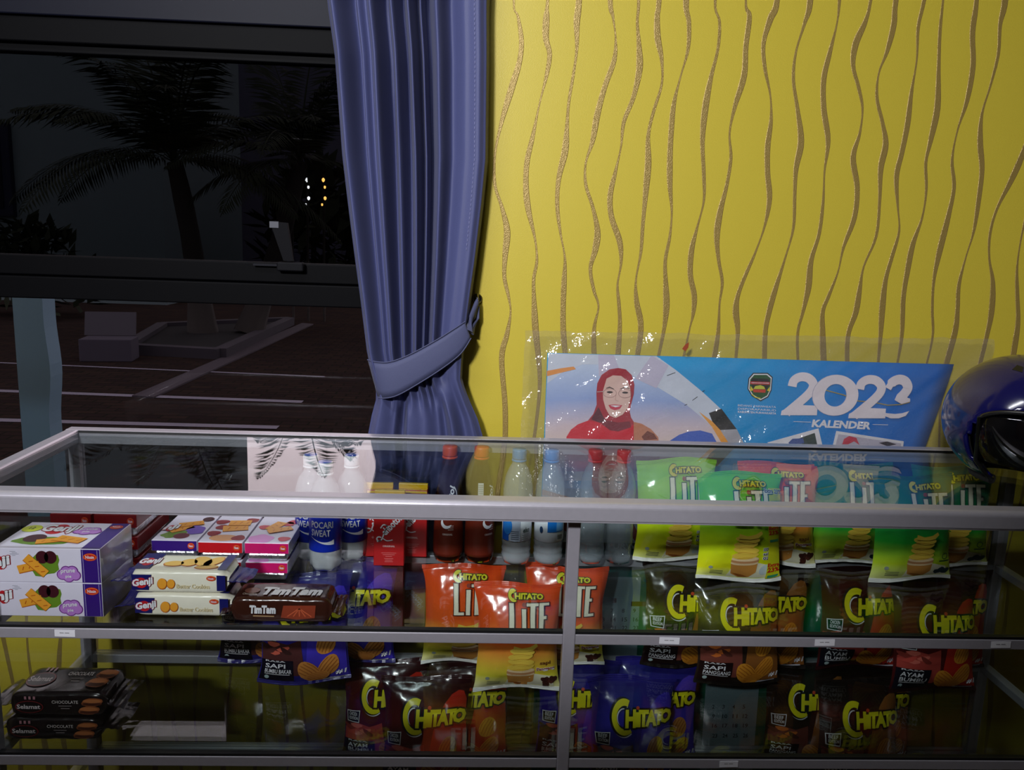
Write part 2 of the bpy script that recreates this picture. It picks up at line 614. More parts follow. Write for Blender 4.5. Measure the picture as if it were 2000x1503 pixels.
box('reflector_hood', -0.28, 0.28, -0.11, 0.11, 0.01, 0.03, mat((225, 225, 225), rough=0.5), t)
for a in (-0.11, 0.10):
    box('hood_side', -0.28, 0.28, a, a + 0.01, -0.03, 0.01, mat((225, 225, 225), rough=0.5), t)

WOOD = mat((70, 48, 34), rough=0.5, bump=0.1, bscale=12, name='dark_wood')
for nm, x0, x1, top, lab in (('light_blocker', -1.75, -0.47, 0.92, 'shorter added dark wooden block shading the lower shelves'), ('tall_light_blocker', -0.45, 0.62, 1.10, 'tallest added dark wooden block shading the helmet end of the case')):
    t = thing(nm, lab, 'light_blocker', ((x0 + x1) / 2, -2.30, -1.0))  # unseen furniture added to shade the lower shelves and the helmet end
    w, hh = x1 - x0, top + 1.0
    box('body', -w / 2, w / 2, -0.25, 0.24, 0.05, hh, WOOD, t, bev=0.004)
    box('plinth', -w / 2 + 0.02, w / 2 - 0.02, -0.23, 0.22, 0.0, 0.05, WOOD, t)
    for sg in (-1, 1):
        d = box('door', min(0, sg * (w / 2 - 0.01)) + 0.003, max(0, sg * (w / 2 - 0.01)) - 0.003, 0.24, 0.262, 0.07, hh - 0.02, WOOD, t, bev=0.003)
        tube('handle', [(sg * 0.04, 0.285, hh * 0.5 - 0.07), (sg * 0.04, 0.285, hh * 0.5 + 0.07)], 0.006, mat((150, 145, 140), rough=0.2, metal=1.0), d, 8)

# ---------------------------------------------------------------- the window
FR = mat((4, 4, 6), rough=0.55, spec=0.06, bump=0.03, bscale=30, name='dark_window_aluminium')
HEADM = mat((10, 12, 26), rough=0.5, spec=0.12, metal=0.0, bump=0.04, bscale=30, name='blue_grey_head_casing')
win = thing('window_1', 'dark framed window with tinted upper pane', None)
win['kind'] = 'structure'
ZA, ZB, ZC = 0.807, 0.369, 0.272
box('head_panel', WX0, WX1, WY - 0.004, WY + 0.08, 0.878, WZ1, HEADM, win, bev=0.003)
box('frame_rail', WX0, WX1, WY + 0.006, WY + 0.07, ZA + 0.018, 0.878, FR, win, bev=0.003)
box('frame_rail', WX0, WX1, WY + 0.022, WY + 0.06, ZA, ZA + 0.018, FR, win, bev=0.002)
box('frame_rail', WX0, WX1, WY + 0.015, WY + 0.07, ZB - 0.045, ZB, FR, win, bev=0.003)
box('frame_rail', WX0, WX1, WY + 0.000, WY + 0.07, ZC, ZB - 0.047, FR, win, bev=0.003)
box('frame_rail', WX0, WX1, WY + 0.000, WY + 0.07, WZ0, WZ0 + 0.05, FR, win, bev=0.003)
box('frame_stile', WX1 - 0.05, WX1, WY + 0.001, WY + 0.07, WZ0 + 0.05, ZA, FR, win, bev=0.003)
box('frame_stile', WX0, WX0 + 0.05, WY + 0.001, WY + 0.07, WZ0 + 0.05, ZA, FR, win, bev=0.003)
box('upper_pane', WX0 + 0.05, WX1 - 0.05, WY + 0.036, WY + 0.041, ZB - 0.01, ZA + 0.01, FILM_GLASS, win)
box('lower_pane', WX0 + 0.05, WX1 - 0.05, WY + 0.036, WY + 0.041, WZ0 + 0.04, ZC + 0.005, PANE_GLASS, win)
h = tag(mesh('handle', *(lambda P: (P, [(0, 1, 2, 3), (7, 6, 5, 4), (0, 4, 5, 1), (1, 5, 6, 2), (2, 6, 7, 3), (3, 7, 4, 0)]))(
    [(-0.468, WY - 0.010, 0.462), (-0.430, WY - 0.010, 0.460), (-0.418, WY - 0.004, 0.375), (-0.440, WY - 0.004, 0.375),
     (-0.468, WY + 0.006, 0.462), (-0.430, WY + 0.006, 0.460), (-0.418, WY + 0.006, 0.375), (-0.440, WY + 0.006, 0.375)]), mat((10, 10, 14), rough=0.6, spec=0.1), win), 'dark casement handle')
box('handle_base', -0.455, -0.395, WY - 0.008, WY + 0.016, 0.352, 0.372, mat((10, 10, 14), rough=0.6, spec=0.1), win, bev=0.003)
box('handle_tip', -0.468, -0.448, WY - 0.0115, WY - 0.0095, 0.448, 0.462, mat((60, 62, 72), rough=0.5), win)
box('latch_bar', -0.51, -0.44, WY + 0.002, WY + 0.010, 0.362, 0.366, mat((26, 26, 32), rough=0.6, spec=0.1), win)

# ---------------------------------------------------------------- outside
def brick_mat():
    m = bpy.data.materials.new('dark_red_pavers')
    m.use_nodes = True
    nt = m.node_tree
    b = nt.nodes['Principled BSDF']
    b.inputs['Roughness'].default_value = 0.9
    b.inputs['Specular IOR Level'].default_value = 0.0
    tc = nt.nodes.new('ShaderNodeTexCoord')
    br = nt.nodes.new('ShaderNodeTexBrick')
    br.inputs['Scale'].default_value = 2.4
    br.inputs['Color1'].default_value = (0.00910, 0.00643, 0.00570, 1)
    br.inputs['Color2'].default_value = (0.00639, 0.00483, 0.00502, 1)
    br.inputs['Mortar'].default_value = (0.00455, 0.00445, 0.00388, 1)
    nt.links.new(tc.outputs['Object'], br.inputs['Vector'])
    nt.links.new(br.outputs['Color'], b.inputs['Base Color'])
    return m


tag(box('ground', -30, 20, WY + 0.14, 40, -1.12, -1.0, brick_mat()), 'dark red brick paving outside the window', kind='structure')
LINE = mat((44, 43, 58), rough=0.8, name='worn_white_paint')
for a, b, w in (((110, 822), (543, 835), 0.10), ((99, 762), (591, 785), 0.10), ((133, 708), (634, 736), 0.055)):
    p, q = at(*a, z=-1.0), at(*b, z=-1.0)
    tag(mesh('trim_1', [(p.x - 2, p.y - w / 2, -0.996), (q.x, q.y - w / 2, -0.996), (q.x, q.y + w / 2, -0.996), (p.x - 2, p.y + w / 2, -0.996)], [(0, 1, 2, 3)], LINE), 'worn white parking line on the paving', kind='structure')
# planted bed with kerb and path
KERB = mat((22, 21, 27), rough=0.9, spec=0.1, name='dark_concrete')
bed = thing('planter_bed', 'low dark concrete planter bed at the foot of the palms', 'planter')
c4 = [at(250, 690, z=-1.0), at(318, 646, z=-1.0), at(566, 634, z=-1.0), at(430, 700, z=-1.0)]


def slab(name, P, z0, z1, m, parent):
    n = len(P)
    vs = [(p.x, p.y, z0) for p in P] + [(p.x, p.y, z1) for p in P]
    fs = [tuple(range(n, 2 * n)), tuple(reversed(range(n)))] + [(i, (i + 1) % n, (i + 1) % n + n, i + n) for i in range(n)]
    return mesh(name, vs, fs, m, parent)


slab('soil', c4, -1.0, -0.93, mat((11, 12, 14), rough=0.95, spec=0.05), bed)
for i in range(4):
    p, q = c4[i], c4[(i + 1) % 4]
    d = (q - p).normalized()
    nrm = Vector((d.y, -d.x, 0)) * 0.07
    slab('kerb_stone', [p - nrm, q - nrm, q + nrm, p + nrm], -1.0, -0.88 - 0.002 * i, KERB, bed)
pth = tag(slab('path', [at(258, 775, z=-1), at(590, 632, z=-1), at(612, 634, z=-1), at(300, 778, z=-1)], -1.0, -0.985, mat((27, 24, 30), rough=0.9, spec=0.1), None), 'pale diagonal kerb path across the paving', kind='structure')

# far house
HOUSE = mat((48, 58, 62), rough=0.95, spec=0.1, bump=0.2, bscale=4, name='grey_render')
hs = thing('house', 'grey rendered house wall beyond the palm trees', 'house', (0, 14, -1.0))
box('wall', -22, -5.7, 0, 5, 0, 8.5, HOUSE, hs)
fh = thing('sky_cover_building', 'long dim building added to cover the sky behind the palm trees', 'building', (0, 24, -1.0))  # added wall hiding the bright sky between the fronds
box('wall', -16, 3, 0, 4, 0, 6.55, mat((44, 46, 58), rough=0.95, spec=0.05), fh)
box('roof_edge', -16.1, 3.1, -0.15, 4.1, 6.55, 6.7, mat((34, 34, 42), rough=0.95), fh)
p0, p1 = at(-60, 238, y=14), at(34, 424, y=14)
wo = box('window', p0.x, p1.x, -0.12, 0.02, p1.z + 1.0, p0.z + 1.0, mat((16, 18, 28), rough=0.9, spec=0.02), hs, bev=0.02)
box('pane', p0.x + 0.12, p1.x - 0.15, -0.14, -0.10, p1.z + 1.15, p0.z + 0.85, mat((8, 9, 14), rough=0.9, spec=0.02), wo)

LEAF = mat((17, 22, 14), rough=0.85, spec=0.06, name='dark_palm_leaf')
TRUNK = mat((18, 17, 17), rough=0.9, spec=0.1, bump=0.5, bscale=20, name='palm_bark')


def palm(label, base, crown, n, length, seed):
    r = random.Random(seed)
    t = thing('palm_tree', label, 'palm tree', base)
    c = Vector(crown) - Vector(base)
    pts = [c * k + Vector((0.05 * math.sin(3 * k), 0, 0)) for k in (0, 0.2, 0.4, 0.6, 0.8, 1.0)]
    tube('trunk', pts, [0.20, 0.15, 0.13, 0.12, 0.12, 0.10], TRUNK, t, 10)
    for i in range(n):
        az = 2 * PI * i / n + r.uniform(-0.2, 0.2)
        el = r.uniform(0.1, 1.4)
        L = length * r.uniform(0.8, 1.1)
        d = Vector((math.cos(az) * math.cos(el), math.sin(az) * math.cos(el), math.sin(el)))
        spine, p = [], c.copy()
        S = 12
        for k in range(S + 1):
            spine.append(p.copy())
            p = p + d * (L / S)
            d = (d + Vector((0, 0, -0.115 - 0.02 * k / S))).normalized()
        vs, fs = [], []
        for k in range(S):
            a, b = spine[k], spine[k + 1]
            dd = (b - a).normalized()
            side = dd.cross(Vector((0, 0, 1)))
            side = side.normalized() if side.length > 1e-3 else Vector((1, 0, 0))
            up = side.cross(dd)
            w = 0.02 * (1 - 0.7 * k / S)
            j = len(vs)
            vs += [a - side * w, a + side * w, b + side * w * 0.9, b - side * w * 0.9]
            fs.append((j, j + 1, j + 2, j + 3))
            if k < 1:
                continue
            for q in range(4):
                o = a.lerp(b, q / 4)
                ll = 0.46 * math.sin(PI * min(1, (k + q / 4) / S * 0.9 + 0.12)) ** 0.7 * length / 2
                for sg in (-1, 1):
                    tip = o + (side * sg * 0.8 + dd * 0.6 + Vector((0, 0, -0.35 + r.uniform(-0.15, 0.1)))).normalized() * ll
                    j = len(vs)
                    mid = o.lerp(tip, 0.5) + up * 0.03
                    vs += [o, mid + dd * 0.018, tip, mid - dd * 0.018]
                    fs.append((j, j + 1, j + 2, j + 3))
        mesh('frond', vs, fs, LEAF, t)
    return t


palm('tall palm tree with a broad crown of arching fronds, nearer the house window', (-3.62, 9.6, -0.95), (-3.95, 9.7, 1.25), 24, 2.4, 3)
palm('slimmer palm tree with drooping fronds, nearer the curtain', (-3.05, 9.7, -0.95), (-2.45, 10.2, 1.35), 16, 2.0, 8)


def bush(label, loc, rx, rz, seed):
    r = random.Random(seed)
    t = thing('shrub', label, 'shrub', loc)
    vs, fs = [], []
    for i in range(420):
        a, b = r.uniform(0, 2 * PI), r.uniform(0, PI / 2)
        k = r.uniform(0.6, 1.0)
        p = Vector((rx * k * math.cos(a) * math.cos(b), 0.6 * rx * k * math.sin(a) * math.cos(b), 0.1 + rz * k * math.sin(b)))
        d = Vector((r.uniform(-1, 1), r.uniform(-1, 1), r.uniform(-0.3, 1))).normalized()
        s = d.cross(Vector((0.3, 0.5, 0.8))).normalized()
        j = len(vs)
        q = r.uniform(0.12, 0.25) * rz / 1.5
        vs += [p, p + d * q + s * q * 0.35, p + d * q * 2, p + d * q - s * q * 0.35]
        fs.append((j, j + 1, j + 2, j + 3))
    mesh('foliage', vs, fs, LEAF, t)
    tube('stem', [(0, 0, 0), (0, 0, rz * 0.6)], 0.06, TRUNK, t, 6)


bush('dark leafy shrub under the small lit lamps', (-3.5, 16.5, -1.0), 1.3, 2.6, 1)
bush('dark leafy shrub beside the curtain edge behind the lamps', (-1.6, 16.8, -1.0), 1.6, 2.9, 2)
bush('round low shrub before the house wall', (-6.8, 11.5, -1.0), 1.0, 1.3, 4)
for px, col, lab in ((570, (255, 250, 235), 'small white lamp glinting through the palm, farthest from the curtain'), (600, (250, 250, 250), 'small white lamp glinting between its two neighbours'), (632, (255, 190, 90), 'small amber lamp glinting beside the curtain edge')):
    p = at(px, 372, y=12)
    t = thing('garden_lamp', lab, 'lamp', (p.x, p.y, -1.0), group='lamps beyond the palms')
    tube('pole', [(0, 0, 0), (0, 0, p.z + 1.25)], 0.02, TRUNK, t, 6)
    for dz, s in ((0.16, 1.0), (0.05, 0.7), (-0.12, 0.9), (-0.22, 0.6)):
        lathe('bulb', [(0.001, -0.035 * s), (0.022 * s, -0.015), (0.025 * s, 0.015), (0.001, 0.035 * s)], mat(col, emit=6.0), t, 8).location = (0.03 * math.sin(dz * 40), -0.04, p.z + 1.0 + dz)
crt = thing('crate', 'grey open-lidded box on the paving before the planter bed', 'crate', at(215, 702, z=-1.0), (0, 0, 0.15))
CR = mat((30, 29, 37), rough=0.9, spec=0.1)
box('body', -0.26, 0.26, -0.16, 0.16, 0.0, 0.24, CR, crt, bev=0.01)
lid = box('lid', -0.26, 0.26, -0.012, 0.012, 0.0, 0.26, mat((34, 34, 40), rough=0.9, spec=0.1), crt)
lid.location = (-0.03, 0.17, 0.24)
lid.rotation_euler = (-0.25, 0, 0)
# pale teal post just outside
pp = thing('post', 'pale teal painted post standing just outside the lower pane', 'post', (-1.815, 2.05, -1.0))
vs, fs = [], []
for j in range(25):
    z = 1.22 * j / 24
    o = 0.006 * math.sin(z * 9) + 0.004 * math.sin(z * 17)
    for x, y in ((-0.062, -0.05), (0.060 + o, -0.05), (0.060 + o, 0.05), (-0.062, 0.05)):
        vs.append((x, y, z))
for j in range(24):
    for k in range(4):
        fs.append((4 * j + k, 4 * j + (k + 1) % 4, 4 * j + 4 + (k + 1) % 4, 4 * j + 4 + k))
fs.append((96, 97, 98, 99))
mesh('shaft', vs, fs, mat((44, 72, 90), rough=0.8), pp)
box('foot', -0.09, 0.09, -0.08, 0.08, 0.0, 0.06, KERB, pp, bev=0.01)

# ---------------------------------------------------------------- curtain
CURT = mat((72, 77, 118), rough=0.55, spec=0.3, bump=0.12, bscale=700, sheen=0.08, name='slate_blue_satin')
cur = thing('curtain', 'slate blue satin curtain gathered by a tieback beside the yellow wall', 'curtain', (0, 0, 0))
CY = 0.437
EDGE = [(1.30, -0.345, 0.015), (0.92, -0.333, 0.012), (0.819, -0.318, 0.015), (0.61, -0.302, 0.018), (0.513, -0.290, 0.011), (0.392, -0.274, -0.001), (0.30, -0.261, -0.012),
        (0.176, -0.245, -0.026), (0.12, -0.232, -0.028), (0.077, -0.222, -0.012), (0.03, -0.234, 0.010), (-0.02, -0.243, 0.026), (-0.15, -0.25, 0.040), (-0.38, -0.252, 0.045)]


def edge(z):
    for (za, la, ra), (zb, lb, rb) in zip(EDGE, EDGE[1:]):
        if zb <= z <= za:
            t = (za - z) / (za - zb)
            return la + (lb - la) * t, ra + (rb - ra) * t
    return EDGE[-1][1:]


KN = [(0, -0.8), (0.056, 1.0), (0.168, -1.25), (0.20, 0.45), (0.243, 0.05), (0.277, 1.0), (0.357, -1.5), (0.40, 0.8), (0.464, -1.1), (0.51, 1.0), (0.56, -0.9), (0.582, 0.05), (0.617, -1.5), (0.68, 1.0), (0.76, -0.55), (0.85, 0.15), (0.93, 0.40), (0.975, 0.1), (1, -0.7)]
KN2 = [(0, -0.6), (0.08, 0.8), (0.22, 0.1), (0.30, -1.2), (0.36, 0.9), (0.50, 0.5), (0.62, -0.3), (0.68, -0.9), (0.75, 0.8), (0.86, -0.6), (0.93, 0.2), (1, -0.5)]


def prof(K, u):
    for (a, fa), (b, fb) in zip(K, K[1:]):
        if u <= b:
            t = (u - a) / (b - a)
            t = t * t * (3 - 2 * t)
            return fa + (fb - fa) * t
    return K[-1][1]


NU, NV = 220, 90
vs, fs = [], []
for j in range(NV + 1):
    z = 1.30 - 1.68 * j / NV
    l, r_ = edge(z)
    wb = min(1, max(0, (0.14 - z) / 0.09))
    amp = 0.039 - 0.020 * min(1, max(0, (0.75 - z) / 0.6)) * (1 - wb) - 0.016 * wb
    for i in range(NU + 1):
        u = i / NU
        d = prof(KN, u) * (1 - wb) + prof(KN2, (u + 0.02 * math.sin(6 * z + 3)) if 0.03 < u < 0.95 else u) * wb
        x = l + (r_ - l) * (u + 0.006 * math.sin(4 * z + 12 * u) * math.sin(PI * u))
        vs.append((x, min(0.490, CY - amp * d + 0.0015 * noise.noise((u * 9, z * 4, 1))), z))
for j in range(NV):
    for i in range(NU):
        a = j * (NU + 1) + i
        fs.append((a, a + NU + 1, a + NU + 2, a + 1))
cl = mesh('cloth', vs, fs, CURT, cur, smooth=True)
md = cl.modifiers.new('thickness', 'SOLIDIFY')
md.thickness = 0.0015
# seam stitches down the flat hem
vs, fs = [], []
for k in range(60):
    z = 0.98 - k * 0.0095
    l, r_ = edge(z)
    x = l + (r_ - l) * 0.905
    y = CY - (0.039 - 0.020 * min(1, max(0, (0.75 - z) / 0.6))) * prof(KN, 0.905) - 0.0022
    j = len(vs)
    vs += [(x - 0.0005, y, z), (x + 0.0005, y, z), (x + 0.0005, y, z - 0.005), (x - 0.0005, y, z - 0.005)]
    fs.append((j, j + 1, j + 2, j + 3))
mesh('stitching', vs, fs, mat((122, 124, 165), rough=0.7), cur)
# tieback
TIE = mat((76, 80, 112), rough=0.65, spec=0.3, bump=0.15, bscale=600, sheen=0.08, name='tieback_satin')
UP = [(718, 702), (735, 706), (762, 706), (800, 692), (850, 665), (885, 643), (908, 628)]
DN = [(738, 775), (752, 777), (777, 771), (815, 750), (865, 718), (900, 690), (920, 660)]
UPs, DNs = smooth_line(UP), smooth_line(DN)
vs, fs = [], []
n = len(UPs)
for i in range(n):
    t = i / (n - 1)
    y = CY - 0.031 + 0.030 * (1 - t) ** 6 + 0.030 * t ** 3
    for k in range(6):
        q = (UPs[i][0] + (DNs[i][0] - UPs[i][0]) * k / 5, UPs[i][1] + (DNs[i][1] - UPs[i][1]) * k / 5)
        p = at(*q, y=y)
        vs.append((p.x, y - 0.0025 * math.sin(PI * k / 5), p.z))
for i in range(n - 1):
    for k in range(5):
        a = i * 6 + k
        fs.append((a, a + 1, a + 7, a + 6))
tb = mesh('tieback_band', vs, fs, TIE, cur, smooth=True)
md = tb.modifiers.new('thickness', 'SOLIDIFY')
md.thickness = 0.003
for e in (UPs, DNs):
    tube('piping', [(lambda p: (p.x, p.y - 0.0015, p.z))(at(*q, y=CY - 0.031 + 0.030 * (1 - i / (n - 1)) ** 6 + 0.030 * (i / (n - 1)) ** 3)) for i, q in enumerate(e)], 0.0014, TIE, tb, 6)
a, b = at(912, 645, y=0.445), at(931, 592, y=0.470)
tube('strap', [a, a.lerp(b, 0.5) + Vector((0.001, -0.004, 0)), b, b + Vector((0.001, 0.004, 0.012))], [0.014, 0.008, 0.006, 0.004], TIE, cur, 8)
a2 = at(918, 650, y=0.455)
tube('strap', [a2, at(931, 620, y=0.468), at(934, 598, y=0.474)], [0.010, 0.006, 0.004], TIE, cur, 8)
CH = mat((150, 145, 140), rough=0.18, metal=1.0, name='polished_steel')
hk = thing('curtain_hook', 'small steel hook on the yellow wall holding the tieback', 'hook', at(932, 583, y=WY))
lathe('backplate', [(0.001, 0), (0.012, 0), (0.012, 0.003), (0.001, 0.0045)], CH, hk, 20).rotation_euler = (PI / 2, 0, 0)
tube('hook_arm', [(0, 0, 0.008), (0, -0.016, 0.010), (0, -0.026, 0.002), (0, -0.026, -0.012), (0, -0.018, -0.018)], [0.003, 0.0035, 0.0045, 0.004, 0.003], CH, hk, 10)
rod = thing('curtain_rod', 'curtain rod carrying the slate blue curtain', 'curtain rod', (0, CY, 1.31))
tube('pole', [(-1.95, 0, 0.012), (0.12, 0, 0.012)], 0.012, CH, rod, 12)
for x in (-1.8, 0.08):
    box('bracket', x - 0.012, x + 0.012, 0.0, WY - CY, 0.0, 0.024, CH, rod)

# ================================================================ THE DISPLAY CASE
XL, XR, XM, YF, YB, OV = -0.885, 1.262, 0.188, 0.0, 0.400, -0.064
Z1, Z2, Z3 = -0.270, -0.524, -0.760     # shelf tops
case = thing('display_case', 'long aluminium framed glass display case full of snacks and drinks', 'display case', (0, 0, 0))


def prism_x(name, prof_yz, x0, x1, m, parent):
    n = len(prof_yz)
    vs = [(x0, y, z) for y, z in prof_yz] + [(x1, y, z) for y, z in prof_yz]
    fs = [tuple(reversed(range(n))), tuple(range(n, 2 * n))] + [(i, (i + 1) % n, (i + 1) % n + n, i + n) for i in range(n)]
    o = mesh(name, vs, fs, m, parent)
    bm = bmesh.new()
    bm.from_mesh(o.data)
    bmesh.ops.recalc_face_normals(bm, faces=bm.faces)
    bm.to_mesh(o.data)
    bm.free()
    return o


def rim_profile(y0, y1, z0, z1, r, front=True):
    """rail section with a rounded upper front edge"""
    P = [(y1, z0), (y1, z1)]
    for k in range(7):
        a = PI / 2 + (PI / 2) * k / 6
        P.append((y0 + r + r * math.cos(a), z1 - r + r * math.sin(a)))
    P.append((y0, z0))
    return P


prism_x('front_rim', rim_profile(OV, -0.030, -0.031, 0.0, 0.010), XL - 0.002, XR + 0.002, ALU, case)
prism_x('back_rim', rim_profile(0.372, 0.400, -0.030, 0.0, 0.003), XL - 0.002, XR + 0.002, ALU, case)
for x0 in (XL - 0.002, XR - 0.026):
    box('side_rim', x0, x0 + 0.028, -0.030, 0.372, -0.030, 0.0, ALU, case, bev=0.003)
box('top_glass', XL + 0.024, XR - 0.024, -0.031, 0.374, -0.010, -0.004, GLASS_TOP, case)
box('rim_gasket', XL + 0.026, XR - 0.026, 0.3705, 0.3718, -0.006, -0.001, BLACK, case)
box('soffit', XL, XR, OV + 0.004, 0.004, -0.036, -0.031, ALU, case)
for x, y in ((XL, 0.0), (XR - 0.025, 0.0), (XL, YB - 0.026), (XR - 0.025, YB - 0.026)):
    box('corner_post', x, x + 0.025, y, y + 0.025, -1.0, -0.031, ALU, case, bev=0.002)
box('front_mullion', XM - 0.0115, XM + 0.0115, -0.003, 0.020, -0.985, -0.036, ALU, case, bev=0.002)
for zt in (Z1, Z2, Z3):
    for xa, xb in ((XL + 0.025, XM - 0.0115), (XM + 0.0115, XR - 0.025)):
        box('front_rail', xa, xb, -0.001, 0.020, zt - 0.024, zt - 0.004, ALU, case, bev=0.0015)
        box('rail_gasket', xa, xb, 0.0005, 0.012, zt - 0.004, zt + 0.0012, BLACK, case)
    box('back_rail', XL + 0.025, XR - 0.025, YB - 0.026, YB, zt - 0.026, zt - 0.006, ALU, case, bev=0.0015)
    for x0 in (XL, XR - 0.022):
        box('side_rail', x0, x0 + 0.022, 0.025, YB - 0.026, zt - 0.024, zt - 0.006, ALU, case, bev=0.0015)
    box('glass_shelf', XL + 0.012, XR - 0.012, 0.0125, YB - 0.016, zt - 0.006, zt, GLASS, case)
zs = [-0.036, Z1 + 0.0012, Z1 - 0.024, Z2 + 0.0012, Z2 - 0.024, Z3 + 0.0012]
for k in range(3):
    for xa, xb in ((XL + 0.025, XM - 0.0115), (XM + 0.0115, XR - 0.025)):
        box('front_pane', xa, xb, 0.005, 0.009, zs[2 * k + 1], zs[2 * k], GLASS, case)
for x0 in (XL + 0.008, XR - 0.012):
    box('side_pane', x0, x0 + 0.004, 0.026, YB - 0.027, Z3, -0.031, GLASS, case)
SLIDE = clear_mat('dimming_sliding_glass', (0.80, 0.82, 0.82), 0.03)  # grey tint put in as shade over the wall and calendar behind
for k in range(3):
    for xa, xb, yy in ((XL + 0.025, XM + 0.03, YB - 0.014), (XM - 0.03, XR - 0.025, YB - 0.008)):
        box('sliding_back_pane', xa, xb, yy, yy + 0.004, (Z1 - 0.004, Z2 - 0.004, Z3 - 0.004)[k], (-0.031, Z1 - 0.027, Z2 - 0.027)[k], SLIDE, case)
box('plinth_panel', XL + 0.02, XR - 0.02, 0.006, 0.016, -0.985, Z3 - 0.025, mat((150, 148, 150), rough=0.5), case)
ST = mat((226, 226, 232), rough=0.5, name='white_sticker')
for x, z, w in ((-0.724, Z1 - 0.0135, 0.036), (0.376, Z1 - 0.0135, 0.038), (0.671, Z1 - 0.0135, 0.038), (1.012, Z1 - 0.0135, 0.038), (0.509, Z2 - 0.0135, 0.036)):
    s = box('price_sticker', -w / 2, w / 2, -0.0006, 0, -0.0065, 0.0065, ST, case)
    s.location = (x, -0.0012, z)
    s.rotation_euler = (0, 0.02 if x < 0.5 else -0.02, 0)
    A = Art()
    for k, (a, b) in enumerate(((-0.25, -0.05), (0.0, 0.22))):
        A.line('sticker_print', GREYINK, [(w * a, 0.001), (w * b, 0.001)], 0.0012)
    A.build(s, plane_fn((0, -0.0006, 0), (1, 0, 0), (0, 0, 1), (0, -1, 0), 0.0002))

# ================================================================ THE CALENDAR behind the case
cal = thing('wall_calendar', 'large blue 2023 wall calendar wrapped in clear plastic behind the display case', 'calendar', (0, 0, 0))
CX0, CX1, CZ0, CZ1 = 0.167, 1.132, -0.975, 0.186


def cal_y(z):
    return 0.424 + 0.042 * (z - CZ0) / (CZ1 - CZ0)


BLUE = ramp_mat([(0.0, (0, 164, 218)), (0.55, (0, 148, 214)), (0.8, (0, 118, 208)), (1.0, (0, 96, 190))], 'X', CX0, CX1, rough=0.35, wob=0.03)
vs, fs, fmi = [], [], []
for j in range(30):
    z = CZ0 + (CZ1 - CZ0) * j / 29
    for i in range(25):
        u = i / 24
        x = CX0 + (CX1 - CX0 - 0.05 * max(0, min(1, (0.18 - z) / 0.2))) * u
        vs.append((x, cal_y(z) + 0.004 * math.sin(5 * u + 2 * z) * u + 0.010 * max(0, u - 0.85) / 0.15 * 0.6, z))
for j in range(29):
    for i in range(24):
        a = j * 25 + i
        fs.append((a, a + 1, a + 26, a + 25))
        fmi.append(0 if vs[a][2] > -0.17 else 1)
GREENP = ramp_mat([(0.0, (20, 105, 85)), (0.5, (24, 122, 92)), (1.0, (18, 120, 128))], 'Z', CZ0, -0.17, rough=0.35)
sh = mesh('sheet', vs, fs, [BLUE, GREENP], cal, smooth=True, fm=fmi)
md = sh.modifiers.new('thickness', 'SOLIDIFY')
md.thickness = 0.003
md.offset = 1


def cfn(x, z, l):
    u = (x - CX0) / (CX1 - CX0)
    return Vector((x, cal_y(z) + 0.004 * math.sin(5 * u + 2 * z) * u + 0.010 * max(0, u - 0.85) / 0.15 * 0.6 - 0.0042 - 0.0003 * l, z))


def ca(x, y):
    p = at(1000 + x / 4.348, 620 + y / 4.348, y=0.455)
    return (p.x, p.z)


def cb(x, y):
    p = at(1400 + x / 4.348, 640 + y / 4.348, y=0.455)
    return (p.x, p.z)


def cp(px, py):
    p = at(px, py, y=0.430)
    return (p.x, p.z)


A = Art()
SKY = ramp_mat([(0.0, (236, 212, 186)), (0.35, (214, 196, 202)), (0.62, (150, 172, 220)), (1.0, (196, 212, 236))], 'Z', -0.05, 0.18, rough=0.35, wob=0.12, nscale=9)
arc = [(1190, 300), (1400, 450), (1630, 640), (1790, 790), (1910, 950), (1965, 1060), (2020, 1200), (2060, 1380)]
A.poly('picture_print', SKY, [ca(*q) for q in [(270, 1380), (290, 700), (312, 296)] + arc], 0)
inner = [(300, 560), (430, 470), (600, 400), (760, 400), (900, 440), (1060, 510), (1250, 600), (1480, 740), (1640, 870), (1800, 1040)]
BAND = ink((206, 214, 228))
A.poly('picture_print', BAND, [ca(*q) for q in inner + [(1960, 1055), (1910, 950), (1790, 790), (1630, 640), (1400, 450), (1190, 302), (700, 298), (312, 296)]], 1)
LAV = ink((198, 192, 214))
A.poly('picture_print', LAV, [ca(*q) for q in [(735, 305), (865, 305), (910, 425), (830, 500), (740, 500)]], 2)
A.poly('picture_print', LAV, [ca(*q) for q in [(1190, 325), (1335, 410), (1230, 602), (1050, 520)]], 2)
A.poly('picture_print', ink((232, 152, 74)), [ca(*q) for q in [(298, 455), (420, 432), (525, 418), (545, 440), (420, 470), (298, 500)]], 2)
A.poly('picture_print', INKBLACK, [ca(*q) for q in [(1675, 812), (1782, 775), (1910, 948), (1770, 955), (1712, 905)]], 2)
A.poly('picture_print', ink((172, 170, 176)), [ca(*q) for q in [(1770, 957), (1912, 950), (1990, 1110), (1860, 1110)]], 2)
A.poly('picture_print', ink((235, 160, 60)), [ca(*q) for q in [(1590, 800), (1700, 880), (1770, 955), (1850, 1080), (1790, 1080), (1700, 930)]], 3)
A.poly('picture_print', ink((60, 96, 190)), [ca(*q) for q in [(1340, 1045), (1420, 995), (1500, 968), (1600, 958), (1700, 985), (1740, 1060), (1740, 1150), (1340, 1150)]], 2)
for q0, q1 in (((1320, 496), (1392, 470)), ((1535, 706), (1580, 674)), ((1468, 748), (1490, 738)), ((1620, 632), (1640, 622))):
    A.line('picture_print', INKBLACK, [ca(*q0), ca(*q1)], 0.0014, 2)
